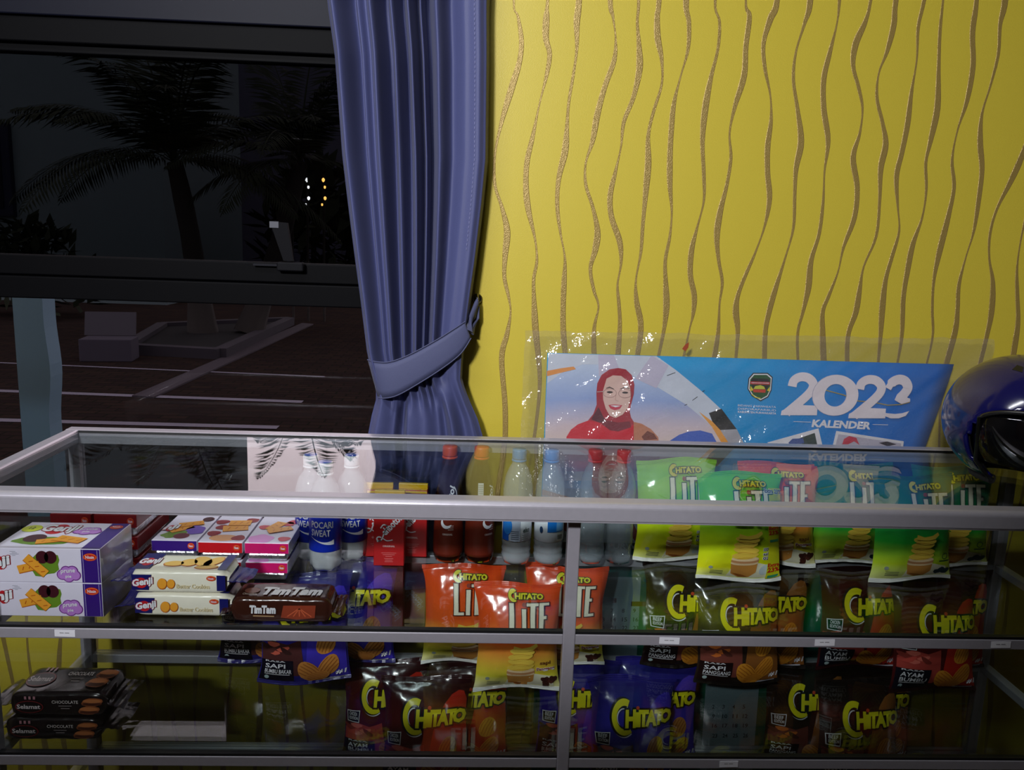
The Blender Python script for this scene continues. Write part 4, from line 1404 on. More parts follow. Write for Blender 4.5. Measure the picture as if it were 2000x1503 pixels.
def lite(kind, label, loc, rz, lean, seed, W=0.190, H=0.238, D=0.036, extra=False, group=None):
    t = thing('chip_bag', label, 'chip bag', loc, (math.radians(-lean), 0, math.radians(rz)), group)
    S = bag_surface(W, H, D, seed)
    key = ('l', kind)
    if key not in _BM:
        _BM[key] = ramp_mat(LITE[kind], 'Z', 0, H, rough=0.17, spec=0.6, wob=0.05, bump=0.35)
    bag_body(t, S, _BM[key], ink((225, 226, 222), 0.25), ink(LITE[kind][-1][1], 0.22))
    A = Art()
    w = W / 2
    P = 'chip_picture_print'
    # pale glow printed behind the stack, potato and wavy chips
    A.poly(P, ink((236, 232, 200)), [(-0.30 * w, 0.055 * H), (0.85 * w, 0.055 * H), (0.80 * w, 0.16 * H), (0.42 * w, 0.20 * H), (-0.22 * w, 0.18 * H)], 0)
    pot, potd, pale = ink((206, 142, 66)), ink((150, 84, 34)), ink((238, 206, 160))
    A.poly(P, pot, [(-0.28 * w, 0.20 * H), (-0.22 * w, 0.09 * H), (-0.02 * w, 0.055 * H), (0.22 * w, 0.06 * H), (0.36 * w, 0.11 * H), (0.38 * w, 0.20 * H)], 1)
    A.poly(P, potd, [(-0.20 * w, 0.10 * H), (0.0 * w, 0.06 * H), (0.20 * w, 0.065 * H), (0.05 * w, 0.085 * H)], 2)
    for k, (yy, rx) in enumerate(((0.205, 0.34), (0.225, 0.35), (0.245, 0.34))):
        A.ell(P, pale if k % 2 == 0 else ink((196, 140, 92)), 0.05 * w, yy * H, rx * w, 0.026 * H, 2 + k)
    gold, goldd = ink((232, 196, 74)), ink((196, 140, 44))
    for k, (xx, yy, rx) in enumerate(((0.04, 0.275, 0.33), (0.05, 0.325, 0.32), (0.03, 0.375, 0.30), (0.07, 0.42, 0.30))):
        chip(A, xx * w, yy * H, rx * w, 0.034 * H, 0.06 * (-1) ** k, gold, goldd, 5 + 2 * k, P, 2)
    A.poly(P, gold, [(-0.16 * w, 0.43 * H), (-0.14 * w, 0.475 * H), (0.06 * w, 0.455 * H), (0.26 * w, 0.468 * H), (0.40 * w, 0.495 * H), (0.44 * w, 0.47 * H), (0.32 * w, 0.435 * H), (0.14 * w, 0.425 * H)], 14)
    # flavour words and topping
    if kind == 'orange':
        for k in range(9):
            r = random.Random(k)
            A.ell(P, ink((86, 44, 34) if k % 2 else (58, 28, 24)), (0.58 + 0.28 * r.random()) * w, (0.075 + 0.06 * r.random()) * H, 0.10 * w, 0.026 * H, 3 + k % 3, r.uniform(0, 3), 8, 0.12, 3)
        A.text('lettering', ink((110, 60, 30)), 'sapi', 0.52 * w, 0.275 * H, 0.78 * w, 0.315 * H, 4, bold=0.03)
        A.text('lettering', ink((150, 60, 50)), 'Panggang', 0.44 * w, 0.225 * H, 0.88 * w, 0.258 * H, 4, bold=0.03, outline=WHITE, ow=0.06)
    elif kind == 'forest':
        for k in range(5):
            A.ell(P, ink((34, 62, 70)), (0.55 + 0.07 * k) * w, (0.10 + 0.012 * (k % 3)) * H, 0.10 * w, 0.030 * H, 3 + k % 3, k, 8, 0.1, 3)
        A.ring('lettering', ink((24, 74, 40)), 0.70 * w, 0.27 * H, 0.07 * w, 0.024 * H, 0.09 * w, 0.030 * H, layer=4)
        A.line('lettering', ink((24, 74, 40)), [(0.55 * w, 0.225 * H), (0.86 * w, 0.225 * H)], 0.012 * H, 4)
    else:
        A.ell(P, ink((200, 212, 216)), 0.58 * w, 0.135 * H, 0.16 * w, 0.045 * H, 3, 0.5)
        for k, yy in enumerate((0.325, 0.285, 0.245)):
            A.text('lettering', INKBLACK, ('100%', 'asli', 'EDP')[k][:4] if k < 2 else '02', 0.50 * w, (yy - 0.012) * H, 0.66 * w, (yy + 0.014) * H, 4, outline=WHITE, ow=0.08)
    # small print, lower corner
    for k in range(3):
        A.line('small_print_lettering', ink((96, 100, 80)), [(-0.72 * w, (0.115 - 0.016 * k) * H), (-0.42 * w, (0.115 - 0.016 * k) * H)], 0.006 * H, 3)
    A.ell('small_print_lettering', ink((150, 160, 150)), -0.72 * w, 0.15 * H, 0.05 * w, 0.017 * H, 3)
    if extra:
        st = ink((206, 208, 30))
        A.rect('lettering', st, 0.60 * w, 0.06 * H, 0.93 * w, 0.86 * H, 15)
        for y0, y1, s in ((0.165, 0.20, 'Extra'), (0.115, 0.155, '23%'), (0.50, 0.53, 'Extra'), (0.455, 0.49, '23%')):
            A.text('lettering', RED, s, 0.62 * w, y0 * H, 0.92 * w, y1 * H, 16, bold=0.04)
        for y0 in (0.40, 0.075, 0.74):
            A.line('lettering', ink((60, 150, 110)), [(0.64 * w, y0 * H), (0.90 * w, y0 * H)], 0.022 * H, 16)
        A.text('lettering', ink((70, 40, 80)), 'Extra 23%', 0.50 * w, 0.82 * H, 0.93 * w, 0.855 * H, 16, bold=0.03, outline=WHITE, ow=0.06, rise=-0.003)
    # small logo over the tall narrow word
    gold = ink((226, 214, 40))
    logo_y = 0.870 * H
    lx0, lw = -0.28 * w, 0.82 * w
    A.ring('logo', INKBLACK, lx0 + 0.17 * lw, logo_y + 0.020 * H, 0.05 * lw, 0.014 * H, 0.165 * lw, 0.050 * H, 1.0, 5.3, 15)
    A.ring('logo', gold, lx0 + 0.17 * lw, logo_y + 0.020 * H, 0.06 * lw, 0.018 * H, 0.15 * lw, 0.046 * H, 1.0, 5.3, 16)
    A.text('logo', gold, 'HITATO', lx0 + 0.22 * lw, logo_y, lx0 + lw, logo_y + 0.040 * H, 17, bold=0.05, outline=ink((70, 74, 20)), ow=0.10)
    ol, face = (ink((74, 24, 14)) if kind == 'orange' else ink((16, 60, 52))), CREAM
    y0, y1 = 0.560 * H, 0.835 * H
    sw = 0.105 * w

    def bar(x, ya, yb, m, ly, g):
        A.rect('logo', m, x * w - g, ya - g, x * w + sw + g, yb + g, ly)

    def cross(x, xb, ya, m, ly, g):
        A.rect('logo', m, x * w - g, ya - g, xb * w + g, ya + 0.6 * sw + g, ly)

    for m, ly, g in ((ol, 15, 0.0020), (face, 16, 0.0)):
        bar(-0.25, y0, y1, m, ly, g)
        cross(-0.25, 0.0, y0, m, ly, g)
        bar(0.05, y0, y1 - 0.05 * H, m, ly, g)
        bar(0.26, y0, y1, m, ly, g)
        cross(0.17, 0.44, y1 - 0.6 * sw, m, ly, g)
        bar(0.46, y0, y1, m, ly, g)
        for yy in (y0, (y0 + y1) / 2, y1 - 0.6 * sw):
            cross(0.46, 0.70 if yy != (y0 + y1) / 2 else 0.63, yy, m, ly, g)
    A.ell('logo', ink((150, 70, 60)), 0.105 * w, y1 - 0.012 * H, 0.05 * w, 0.018 * H, 17)
    A.build(t, bag_map(S, W, H), cell=0.011, lim=(-0.97 * w, 0.97 * w, 0.05 * H, 0.95 * H))
    return t


G1, G2, G3 = 'potato chip bags on the top shelf', 'potato chip bags on the middle shelf', 'potato chip bags on the bottom shelf'
# top shelf
lite('lime', 'light green potato chip bag half hidden behind the extra-offer bag, next to the red-capped bottles', (0.462, 0.345, Z1), 4, 5, 1, group=G1)
lite('green', 'bright green potato chip bag with a yellow extra-offer strip, standing in front', (0.578, 0.235, Z1), 3, 10, 2, extra=True, group=G1)
lite('orange', 'orange potato chip bag behind the green bag with the extra-offer strip', (0.690, 0.330, Z1), -3, 6, 3, group=G1)
lite('forest', 'dark green potato chip bag behind its row, next to the gap beside the orange bag', (0.868, 0.340, Z1), 2, 5, 4, group=G1)
lite('forest', 'dark green potato chip bag in front of two like it, on the top shelf', (0.968, 0.250, Z1), 3, 9, 5, group=G1)
lite('forest', 'dark green potato chip bag mostly hidden, under the helmet', (1.095, 0.335, Z1), -5, 6, 6, group=G1)
# middle shelf
chitato('blue', 'blue potato chip bag farthest back under the cream biscuit packs', (-0.462, 0.335, Z2), 3, 6, 11, group=G2)
chitato('blue', 'blue potato chip bag standing in front under the chocolate wafer pack', (-0.350, 0.245, Z2), 4, 10, 12, group=G2)
chitato('blue', 'blue potato chip bag next to the empty stretch, under the red tea cartons', (-0.262, 0.338, Z2), -2, 6, 13, group=G2)
lite('orange', 'orange potato chip bag behind, next to the empty stretch of the middle shelf', (-0.010, 0.330, Z2), 2, 6, 14, group=G2)
lite('orange', 'orange potato chip bag standing in front, under the blue-capped bottles', (0.110, 0.222, Z2), 3, 10, 15, group=G2)
lite('orange', 'orange potato chip bag behind the metal mullion of the case', (0.222, 0.330, Z2), -3, 6, 16, group=G2)
chitato('black', 'dark brown potato chip bag behind, beside the calendar page, middle shelf', (0.500, 0.335, Z2), 3, 6, 17, group=G2)
chitato('black', 'dark brown potato chip bag standing in front on the middle shelf', (0.604, 0.255, Z2), 3, 11, 18, group=G2)
chitato('black', 'dark brown potato chip bag behind, nearest the maroon bags, middle shelf', (0.690, 0.335, Z2), -3, 6, 19, group=G2)
chitato('red', 'maroon potato chip bag behind, nearest the dark brown bags, middle shelf', (0.910, 0.330, Z2), 2, 6, 20, group=G2)
chitato('red', 'maroon potato chip bag standing in front on the middle shelf, below the dark green bags', (1.040, 0.235, Z2), 2, 10, 21, group=G2)
chitato('red', 'maroon potato chip bag behind, beside the end post of the case', (1.118, 0.335, Z2), -3, 6, 22, group=G2)
# bottom shelf
chitato('red', 'maroon potato chip bag behind, beside the empty stretch of the bottom shelf', (-0.185, 0.325, Z3), 2, 6, 23, group=G3)
chitato('red', 'maroon potato chip bag standing in front on the bottom shelf', (-0.085, 0.235, Z3), 3, 10, 24, group=G3)
chitato('red', 'maroon potato chip bag partly behind the orange bag, bottom shelf', (0.005, 0.325, Z3), -3, 6, 25, group=G3)
chitato('blue', 'blue potato chip bag behind the mullion on the bottom shelf', (0.262, 0.330, Z3), 2, 6, 26, group=G3)
chitato('blue', 'blue potato chip bag standing in front on the bottom shelf', (0.375, 0.240, Z3), 3, 10, 27, group=G3)
chitato('blue', 'blue potato chip bag beside the calendar page on the bottom shelf', (0.448, 0.330, Z3), -3, 6, 28, group=G3)
chitato('black', 'dark brown potato chip bag between the calendar page and its neighbour, bottom shelf', (0.800, 0.325, Z3), 2, 6, 29, group=G3)
chitato('black', 'dark brown potato chip bag standing in front on the bottom shelf', (0.895, 0.240, Z3), 3, 10, 30, group=G3)
chitato('black', 'dark brown potato chip bag nearest the empty end of the bottom shelf', (0.960, 0.330, Z3), -4, 6, 31, group=G3)

# ================================================================ BOTTLES
def cap(parent, r, z, h, m, topm=None):
    n = 40
    lathe('cap', [(r * 0.97, z), (r, z + 0.002), (r, z + h - 0.003), (r * 0.93, z + h), (0.0005, z + h)], m, parent, n, wob=lambda a, zz: 1 + 0.012 * math.sin(20 * a))
    lathe('neck_ring', [(r * 0.9, z - 0.006), (r * 1.04, z - 0.005), (r * 1.04, z - 0.002), (r * 0.9, z - 0.001)], m, parent, 24)
    if topm:
        lathe('cap_top', [(r * 0.88, z + h + 0.0002), (r * 0.86, z + h + 0.0008), (0.0005, z + h + 0.0008)], topm, parent, 24)


POC = ink((16, 44, 176), 0.3)


def pocari(label, loc, rz):
    t = thing('sports_drink_bottle', label, 'bottle', loc, (0, 0, math.radians(rz)), 'sports drink bottles')
    pr = [(0.020, 0.004), (0.029, 0.0), (0.033, 0.010), (0.0335, 0.020), (0.0345, 0.045), (0.0345, 0.128), (0.0345, 0.150), (0.033, 0.165), (0.026, 0.185), (0.0165, 0.198), (0.0145, 0.204), (0.0145, 0.214)]
    lathe('bottle_body', pr, MILKY, t, 48, wob=lambda a, z: 1 + 0.07 * max(0, 1 - z / 0.032) * math.cos(6 * a))
    cap(t, 0.0165, 0.212, 0.022, mat((232, 232, 236), rough=0.35), mat((36, 84, 196), rough=0.35))
    lathe('label_sleeve', [(0.0346, 0.044), (0.0352, 0.045), (0.0352, 0.134), (0.0346, 0.135)], POC, t, 48)
    A = Art()
    A.text('lettering', WHITE, 'POCARI', -0.026, 0.098, 0.022, 0.112, 0, bold=0.02)
    A.text('lettering', WHITE, 'SWEAT', -0.026, 0.080, 0.016, 0.094, 0, bold=0.02)
    A.poly('wave_print', WHITE, [(-0.030, 0.078)] + [(-0.030 + 0.054 * k / 8, 0.078 - 0.016 * math.sin(PI / 2 * k / 8) + 0.010 * (k / 8) ** 3) for k in range(1, 9)] + [(0.024, 0.061)] + [(0.024 - 0.054 * k / 8, 0.061 - 0.002 * math.sin(PI * k / 8) + 0.017 * (k / 8) ** 1.6) for k in range(1, 8)], 0)
    A.line('wave_print', WHITE, [(-0.034, 0.120), (0.02, 0.124)], 0.0008, 0)
    A.build(t, cyl_fn(0.0352), cell=(0.005, 0))


pocari('blue-labelled sports drink bottle behind, nearest the biscuit boxes', (-0.352, 0.345, Z1), -8)
pocari('blue-labelled sports drink bottle standing in front of the other two', (-0.311, 0.290, Z1), 0)
pocari('blue-labelled sports drink bottle behind, beside the red tea cartons', (-0.264, 0.350, Z1), 12)

# red tea cartons
RC = ink((176, 18, 22), 0.35)


def carton(label, x, y, rz):
    t = thing('tea_carton', label, 'drink carton', (x, y, Z1), (0, 0, math.radians(rz)), 'red tea cartons')
    w, d, h = 0.066, 0.040, 0.155
    box('carton_body', -w / 2, w / 2, 0, d, 0, h, RC, t, bev=0.0015)
    YL = ink((222, 178, 30))
    box('top_fold', -w / 2 + 0.0005, w / 2 - 0.0005, d * 0.3, d * 0.55, h, h + 0.012, YL, t, bev=0.001)
    A = Art()
    A.rect('top_print', YL, -w / 2 + 0.002, 0.003, w / 2 - 0.002, d * 0.27)
    A.rect('top_print', INKBLACK, -w / 2 + 0.01, d * 0.12, -w / 2 + 0.013, d * 0.17, 1)
    A.rect('top_print', INKBLACK, w / 2 - 0.018, d * 0.12, w / 2 - 0.015, d * 0.17, 1)
    A.build(t, plane_fn((0, 0, h), (1, 0, 0), (0, 1, 0), (0, 0, 1)))
    A = Art()
    A.rect('front_print', YL, -w / 2 + 0.001, h - 0.006, w / 2 - 0.001, h - 0.001)
    A.rect('front_print', ink((110, 14, 18)), -w / 2 + 0.001, h - 0.009, w / 2 - 0.001, h - 0.006)
    # script word climbing across the face
    c, s = math.cos(0.82), math.sin(0.82)

    def rt(x, y, ox=-0.026, oy=0.058):
        return (ox + x * c - y * s, oy + x * s + y * c)
    A.ring('brand_lettering', WHITE, -0.021, 0.062, 0.0035, 0.003, 0.0065, 0.006, 0.6, 5.6, 1)
    A.line('brand_lettering', WHITE, smooth_line([(-0.026, 0.056), (-0.016, 0.060), (-0.010, 0.076), (-0.004, 0.090), (-0.012, 0.094), (-0.018, 0.086)]), [0.0028] * 26, 1)
    A.line('brand_lettering', WHITE, smooth_line([(-0.014, 0.064), (-0.004, 0.058), (0.008, 0.060)]), 0.0022, 1)
    for it in [('ehbotol', 0.016, 0.002, 0.066, 0.018)]:
        vs, fs = text_tris(it[0], 0.03)
        a, b, c0, d0 = tbox(it[0])
        A.raw('brand_lettering', WHITE, [rt(it[1] + (it[3] - it[1]) * (vx - a) / (b - a), it[2] + (it[4] - it[2]) * (vy - c0) / (d0 - c0) - 0.008, -0.022, 0.062) for vx, vy in vs], fs, 1)
    A.text('lettering', ink((236, 190, 190)), 'ORIGINAL', -0.013, 0.0435, 0.013, 0.0475, 1, bold=0.03)
    for k, (y, hw) in enumerate(((0.030, 0.016), (0.026, 0.013), (0.022, 0.007), (0.017, 0.010), (0.0135, 0.008), (0.010, 0.009))):
        A.line('lettering', ink((214, 120, 120)), [(-hw, y), (hw, y)], 0.0011, 1)
    A.build(t, plane_fn((0, 0, 0), (1, 0, 0), (0, 0, 1), (0, -1, 0)), lim=(-w / 2 + 0.001, w / 2 - 0.001, 0.001, h))


carton('red tea carton behind, nearest the sports drink bottles', -0.206, 0.348, 2)
carton('red tea carton standing in front of the other two', -0.176, 0.296, 0)
carton('red tea carton behind, beside the brown tea bottles', -0.130, 0.350, -2)

OR = mat((228, 84, 30), rough=0.4)


def tea_bottle(label, loc, rz):
    t = scale_z(thing('tea_bottle', label, 'bottle', loc, (0, 0, math.radians(rz)), 'brown tea bottles'), 1.062)
    pr = [(0.022, 0.004), (0.030, 0.0), (0.0325, 0.008), (0.0335, 0.03), (0.0325, 0.07), (0.031, 0.095), (0.0335, 0.115), (0.031, 0.14), (0.024, 0.175), (0.017, 0.205), (0.0150, 0.216), (0.0145, 0.226)]

    def rad(z):
        for (a, za), (b, zb) in zip(pr[1:], pr[2:]):
            if z <= zb:
                return a + (b - a) * (z - za) / (zb - za)
        return pr[-1][0]
    lathe('bottle_body', pr, TEA, t, 40)
    cap(t, 0.0165, 0.224, 0.020, OR)
    BR = ink((104, 34, 20), 0.3)
    zs_ = [0.012 + 0.085 * k / 12 for k in range(13)]
    lathe('label_sleeve', [(rad(z) + 0.0004, z) for z in zs_], BR, t, 40)
    A = Art()
    A.ring('swirl_print', WHITE, -0.004, 0.086, 0.005, 0.005, 0.012, 0.012, 2.4, 6.0, 1, taper=True)
    A.text('lettering', ink((226, 200, 195)), 'ORIGINAL', -0.012, 0.060, 0.010, 0.064, 1, bold=0.02)
    for k in range(3):
        A.line('lettering', ink((210, 180, 175)), [(0.0, 0.080 - 0.004 * k), (0.012, 0.080 - 0.004 * k)], 0.0012, 1)
    A.build(t, cyl_fn(lambda z: rad(z) + 0.0005), cell=(0.005, 0.01))
    A = Art()
    vs, fs = text_tris('botol', 0.03)
    a, b, c0, d0 = tbox('botol')
    A.raw('brand_lettering', WHITE, [(0.002 + 0.011 * (vy - c0) / (d0 - c0) * -1 + 0.012 * (vx - a) / (b - a), 0.118 + 0.042 * (vx - a) / (b - a) + 0.006 * (vy - c0) / (d0 - c0)) for vx, vy in vs], fs, 1)
    A.ring('brand_lettering', WHITE, 0.006, 0.140, 0.012, 0.022, 0.0135, 0.026, -1.2, 1.2, 1)
    A.build(t, cyl_fn(lambda z: rad(z) + 0.0006), cell=(0.004, 0.008))
    if rz > 10:
        B = Art()
        B.rect('barcode_print', ink((200, 200, 200)), -0.006, 0.128, 0.006, 0.172, 0)
        for k in range(10):
            B.line('barcode_print', GREYINK, [(-0.005, 0.131 + 0.004 * k), (0.005, 0.131 + 0.004 * k)], 0.0012, 1)
        B.build(t, lambda x, y, l: Matrix.Rotation(math.radians(-rz), 3, 'Z') @ cyl_fn(lambda z: rad(z) + 0.0007)(x, y, l), cell=(0.004, 0.006))


tea_bottle('orange-capped brown tea bottle beside the red cartons', (-0.049, 0.352, Z1), 0)
tea_bottle('orange-capped brown tea bottle with a barcode, beside the water bottles', (0.021, 0.352, Z1), 40)

WATERB = [(0.020, 0.005), (0.0285, 0.0), (0.0320, 0.008)] + [(0.0325 + 0.0009 * math.sin(k * PI / 1.5), 0.012 + 0.0045 * k) for k in range(8)] + [(0.0325, 0.05), (0.0325, 0.098), (0.0300, 0.108), (0.0325, 0.118), (0.0335, 0.135), (0.033, 0.158), (0.029, 0.180), (0.022, 0.197), (0.0155, 0.207), (0.0145, 0.212), (0.0145, 0.220)]


def water_bottle(label, loc, rz, capm, lab):
    t = thing('water_bottle', label, 'bottle', loc, (0, 0, math.radians(rz)), 'blue-capped water bottles' if lab else 'red-capped clear bottles')
    scale_z(t, 1.092)
    if lab:
        lathe('bottle_body', WATERB, WATER, t, 40)
    else:
        lathe('bottle_body', [(r * 0.93, z) for r, z in WATERB], PLASTIC, t, 40, wob=lambda a, z: 1 + 0.035 * math.sin(5 * a + z * 120) * max(0, min(1, (0.11 - z) / 0.03)))
    cap(t, 0.0160, 0.217, 0.019, capm)
    if lab:
        lathe('label_sleeve', [(0.0327, 0.050), (0.0331, 0.0505), (0.0331, 0.0975), (0.0327, 0.098)], ink((226, 230, 238), 0.3), t, 40)
        A = Art()
        if lab == 1:
            A.rect('label_print', ink((16, 92, 200)), -0.040, 0.051, -0.020, 0.097, 1)
            A.ell('label_print', ink((40, 130, 220)), -0.024, 0.082, 0.012, 0.018, 2)
            A.rect('label_print', ink((176, 186, 206)), -0.016, 0.051, 0.006, 0.097, 1)
            for k in range(5):
                A.line('lettering', ink((70, 76, 90)), [(-0.014, 0.056 + 0.004 * k), (0.003, 0.056 + 0.004 * k)], 0.0012, 2)
            A.text('lettering', ink((60, 80, 70)), 'elxo', 0.012, 0.070, 0.028, 0.080, 2, slant=0.2)
            for k in range(4):
                A.line('lettering', ink((176, 180, 190)), [(0.010, 0.066 - 0.004 * k), (0.030, 0.066 - 0.004 * k)], 0.0010, 2)
        else:
            A.rect('label_print', ink((24, 120, 214)), -0.006, 0.072, 0.036, 0.097, 1)
            A.rect('label_print', ink((110, 170, 226)), 0.014, 0.074, 0.034, 0.095, 2)
            A.ell('label_print', ink((40, 70, 110)), -0.020, 0.076, 0.004, 0.007, 2)
            A.rect('label_print', ink((206, 208, 200)), 0.016, 0.054, 0.032, 0.070, 2)
            for k in range(6):
                A.line('lettering', INKBLACK, [(0.018 + 0.0022 * k, 0.056), (0.018 + 0.0022 * k, 0.066)], 0.0010 + 0.0004 * (k % 2), 3)
        A.build(t, cyl_fn(0.0331), cell=(0.005, 0))
    return t


BC, RCAP = mat((52, 142, 214), rough=0.4), mat((204, 30, 36), rough=0.4)
water_bottle('blue-capped water bottle beside the brown tea bottles', (0.104, 0.342, Z1), 0, BC, 1)
water_bottle('blue-capped water bottle beside the mullion', (0.176, 0.342, Z1), 0, BC, 2)
water_bottle('red-capped clear bottle beside the mullion', (0.274, 0.352, Z1), 0, RCAP, 0)
water_bottle('red-capped clear bottle beside the light green chip bag', (0.338, 0.352, Z1), 25, RCAP, 0)

# ================================================================ BISCUITS
PURP, NAVY, PWHITE = ink((54, 24, 118)), ink((22, 24, 96)), ink((226, 218, 236))
MAK = ink((206, 36, 26))
BIS, BISD, LEAFG = ink((236, 160, 50)), ink((188, 92, 26)), ink((104, 140, 40))
PRUNE, MAUVE, MAUVD = ink((66, 20, 32)), ink((184, 124, 204)), ink((118, 48, 138))


def oval(A, x, y, rx, ry, ly):
    A.ell('maker_mark_print', MAK, x, y, rx, ry, ly)
    A.ell('maker_mark_print', ink((236, 160, 60)), x, y, rx * 0.9, ry * 0.85, ly + 1)
    A.ell('maker_mark_print', MAK, x, y, rx * 0.84, ry * 0.76, ly + 2)
    A.text('maker_mark_print', WHITE, 'Nissin', x - rx * 0.6, y - ry * 0.35, x + rx * 0.6, y + ry * 0.4, ly + 3, bold=0.02)


def bar_biscuit(A, x, y, l, w, rot, ly):
    c, s = math.cos(rot), math.sin(rot)

    def q(a, b):
        return (x + a * c - b * s, y + a * s + b * c)
    A.poly('biscuit_picture_print', BISD, [q(-l / 2, -w / 2 - 0.0015), q(l / 2, -w / 2 - 0.0015), q(l / 2, w / 2), q(-l / 2, w / 2)], ly)
    A.poly('biscuit_picture_print', BIS, [q(-l / 2, -w / 2), q(l / 2, -w / 2), q(l / 2, w / 2), q(-l / 2, w / 2)], ly + 1)
    for k in range(3):
        A.line('biscuit_picture_print', BISD, [q(-l * 0.3 + l * 0.3 * k, -w * 0.2), q(-l * 0.2 + l * 0.3 * k, w * 0.2)], 0.0016, ly + 2)


def fruit_picture(A, x, y, k, ly):
    A.ell('biscuit_picture_print', LEAFG, x + 0.010 * k, y, 0.026 * k, 0.020 * k, ly, 0.3, 16, 0.12, 5)
    for dx in (0.008, 0.021):
        A.ell('biscuit_picture_print', PRUNE, x + dx * k, y + 0.012 * k, 0.010 * k, 0.011 * k, ly + 1)
    bar_biscuit(A, x - 0.014 * k, y - 0.005 * k, 0.036 * k, 0.013 * k, 0.25, ly + 2)
    bar_biscuit(A, x - 0.002 * k, y - 0.002 * k, 0.042 * k, 0.014 * k, -0.75, ly + 5)


def cloud(A, x, y, k, ly):
    for g, m, l in ((0.0018, MAUVD, ly), (0.0, MAUVE, ly + 1)):
        for n_, (dx, dy, r) in enumerate(((-0.011, -0.002, 0.0085), (-0.004, 0.005, 0.0085), (0.007, 0.005, 0.009), (0.012, -0.003, 0.0085), (0.0, -0.006, 0.009))):
            A.ell('cloud_print', m, x + dx * k, y + dy * k, (r + g) * k, (r + g) * k, l + 0.1 * n_, 0, 16)
    ly += 2
    A.text('cloud_print', WHITE, 'prune', x - 0.013 * k, y - 0.001, x + 0.012 * k, y + 0.007 * k, ly + 2, rise=0.002)
    A.text('cloud_print', WHITE, 'pie', x - 0.005 * k, y - 0.009 * k, x + 0.005 * k, y - 0.002 * k, ly + 2)


def wordmark(A, x0, y0, x1, y1, ly, s='Genji', rise=0.0, slant=0.0):
    cx, cy = (x0 + x1) / 2, (y0 + y1) / 2
    A.ell('brand_print', ink((190, 30, 40)), cx - (x1 - x0) * 0.08, cy + rise * 0.4, (x1 - x0) * 0.30, (y1 - y0) * 0.62, ly, rise * 8)
    A.text('brand_print', WHITE, s, x0, y0, x1, y1, ly + 1, bold=0.04, outline=ink((150, 40, 44)), ow=0.05, rise=rise, slant=slant)


def multipack(label, z0):
    x0, x1, y0, y1, h = -0.862, -0.672, 0.037, 0.172, 0.0655
    t = thing('biscuit_multipack', label, 'biscuit box', ((x0 + x1) / 2, y0, z0), (0, 0, 0), 'purple and white biscuit boxes')
    W = x1 - x0
    D = y1 - y0
    box('box_body', -W / 2, W / 2, 0, D, 0, h, [PWHITE], t, bev=0.0012)
    A = Art()
    A.rect('band_print', PURP, W / 2 - 0.034, 0.001, W / 2 - 0.001, h - 0.001)
    A.line('band_print', ink((150, 140, 190)), [(W / 2 - 0.030, 0.002), (W / 2 - 0.031, h - 0.002)], 0.0012, 1)
    A.line('band_print', ink((150, 140, 190)), [(W / 2 - 0.004, 0.002), (W / 2 - 0.005, h - 0.002)], 0.0012, 1)
    oval(A, W / 2 - 0.018, h - 0.015, 0.0125, 0.0075, 2)
    fruit_picture(A, W / 2 - 0.112, h * 0.54, 1.12, 0)
    cloud(A, W / 2 - 0.058, h * 0.27, 1.0, 0)
    wordmark(A, -W / 2 + 0.001, h * 0.36, -W / 2 + 0.028, h * 0.68, 0, 'nji', 0.006)
    for k in range(4):
        A.line('lettering', ink((150, 150, 165)), [(W / 2 - 0.160 + 0.004 * (k % 2), h * 0.9 - 0.0025 * k), (W / 2 - 0.150 + 0.003 * (k % 3), h * 0.9 - 0.0025 * k)], 0.0010, 0)
    A.build(t, plane_fn((0, 0, 0), (1, 0, 0), (0, 0, 1), (0, -1, 0)))
    A = Art()
    A.rect('top_print', PURP, W / 2 - 0.034, 0.001, W / 2 - 0.001, D - 0.001)
    oval(A, W / 2 - 0.018, D - 0.022, 0.0125, 0.010, 1)
    wordmark(A, -W / 2 + 0.040, D * 0.56, -W / 2 + 0.105, D * 0.88, 0)
    cloud(A, -W / 2 + 0.128, D * 0.66, 1.25, 2)
    A.ell('top_print', LEAFG, -0.025, D * 0.27, 0.055, 0.020, 0, 0, 18, 0.06, 6)
    A.ell('top_print', PRUNE, -0.045, D * 0.36, 0.020, 0.020, 1)
    bar_biscuit(A, -0.010, D * 0.28, 0.050, 0.022, 0.35, 2)
    bar_biscuit(A, 0.022, D * 0.32, 0.055, 0.026, -0.25, 5)
    A.ell('top_print', ink((206, 214, 40)), -W / 2 + 0.020, D * 0.72, 0.018, 0.018, 3)
    A.text('top_print', INKBLACK, '12', -W / 2 + 0.015, D * 0.72 - 0.004, -W / 2 + 0.025, D * 0.72 + 0.008, 4)
    A.build(t, plane_fn((0, 0, h), (1, 0, 0), (0, 1, 0), (0, 0, 1)))
    # folded clear film on the end
    vs, fs = [], []
    for j in range(9):
        for i in range(9):
            u, v = i / 8, j / 8
            vs.append((W / 2 + 0.0008 + 0.006 * math.sin(PI * u) * math.sin(PI * v) * (0.6 + 0.6 * noise.noise((u * 5, v * 5, z0 * 40))), D * u, h * v))
    for j in range(8):
        for i in range(8):
            a = j * 9 + i
            fs.append((a, a + 1, a + 10, a + 9))
    mesh('end_film', vs, fs, mat((190, 188, 198), rough=0.18, metal=0.35, bump=0.3, bscale=50), t, smooth=True)


multipack('purple and white biscuit box at the bottom of the pair', Z1)
multipack('purple and white biscuit box stacked on top, with a yellow sticker', Z1 + 0.0660)


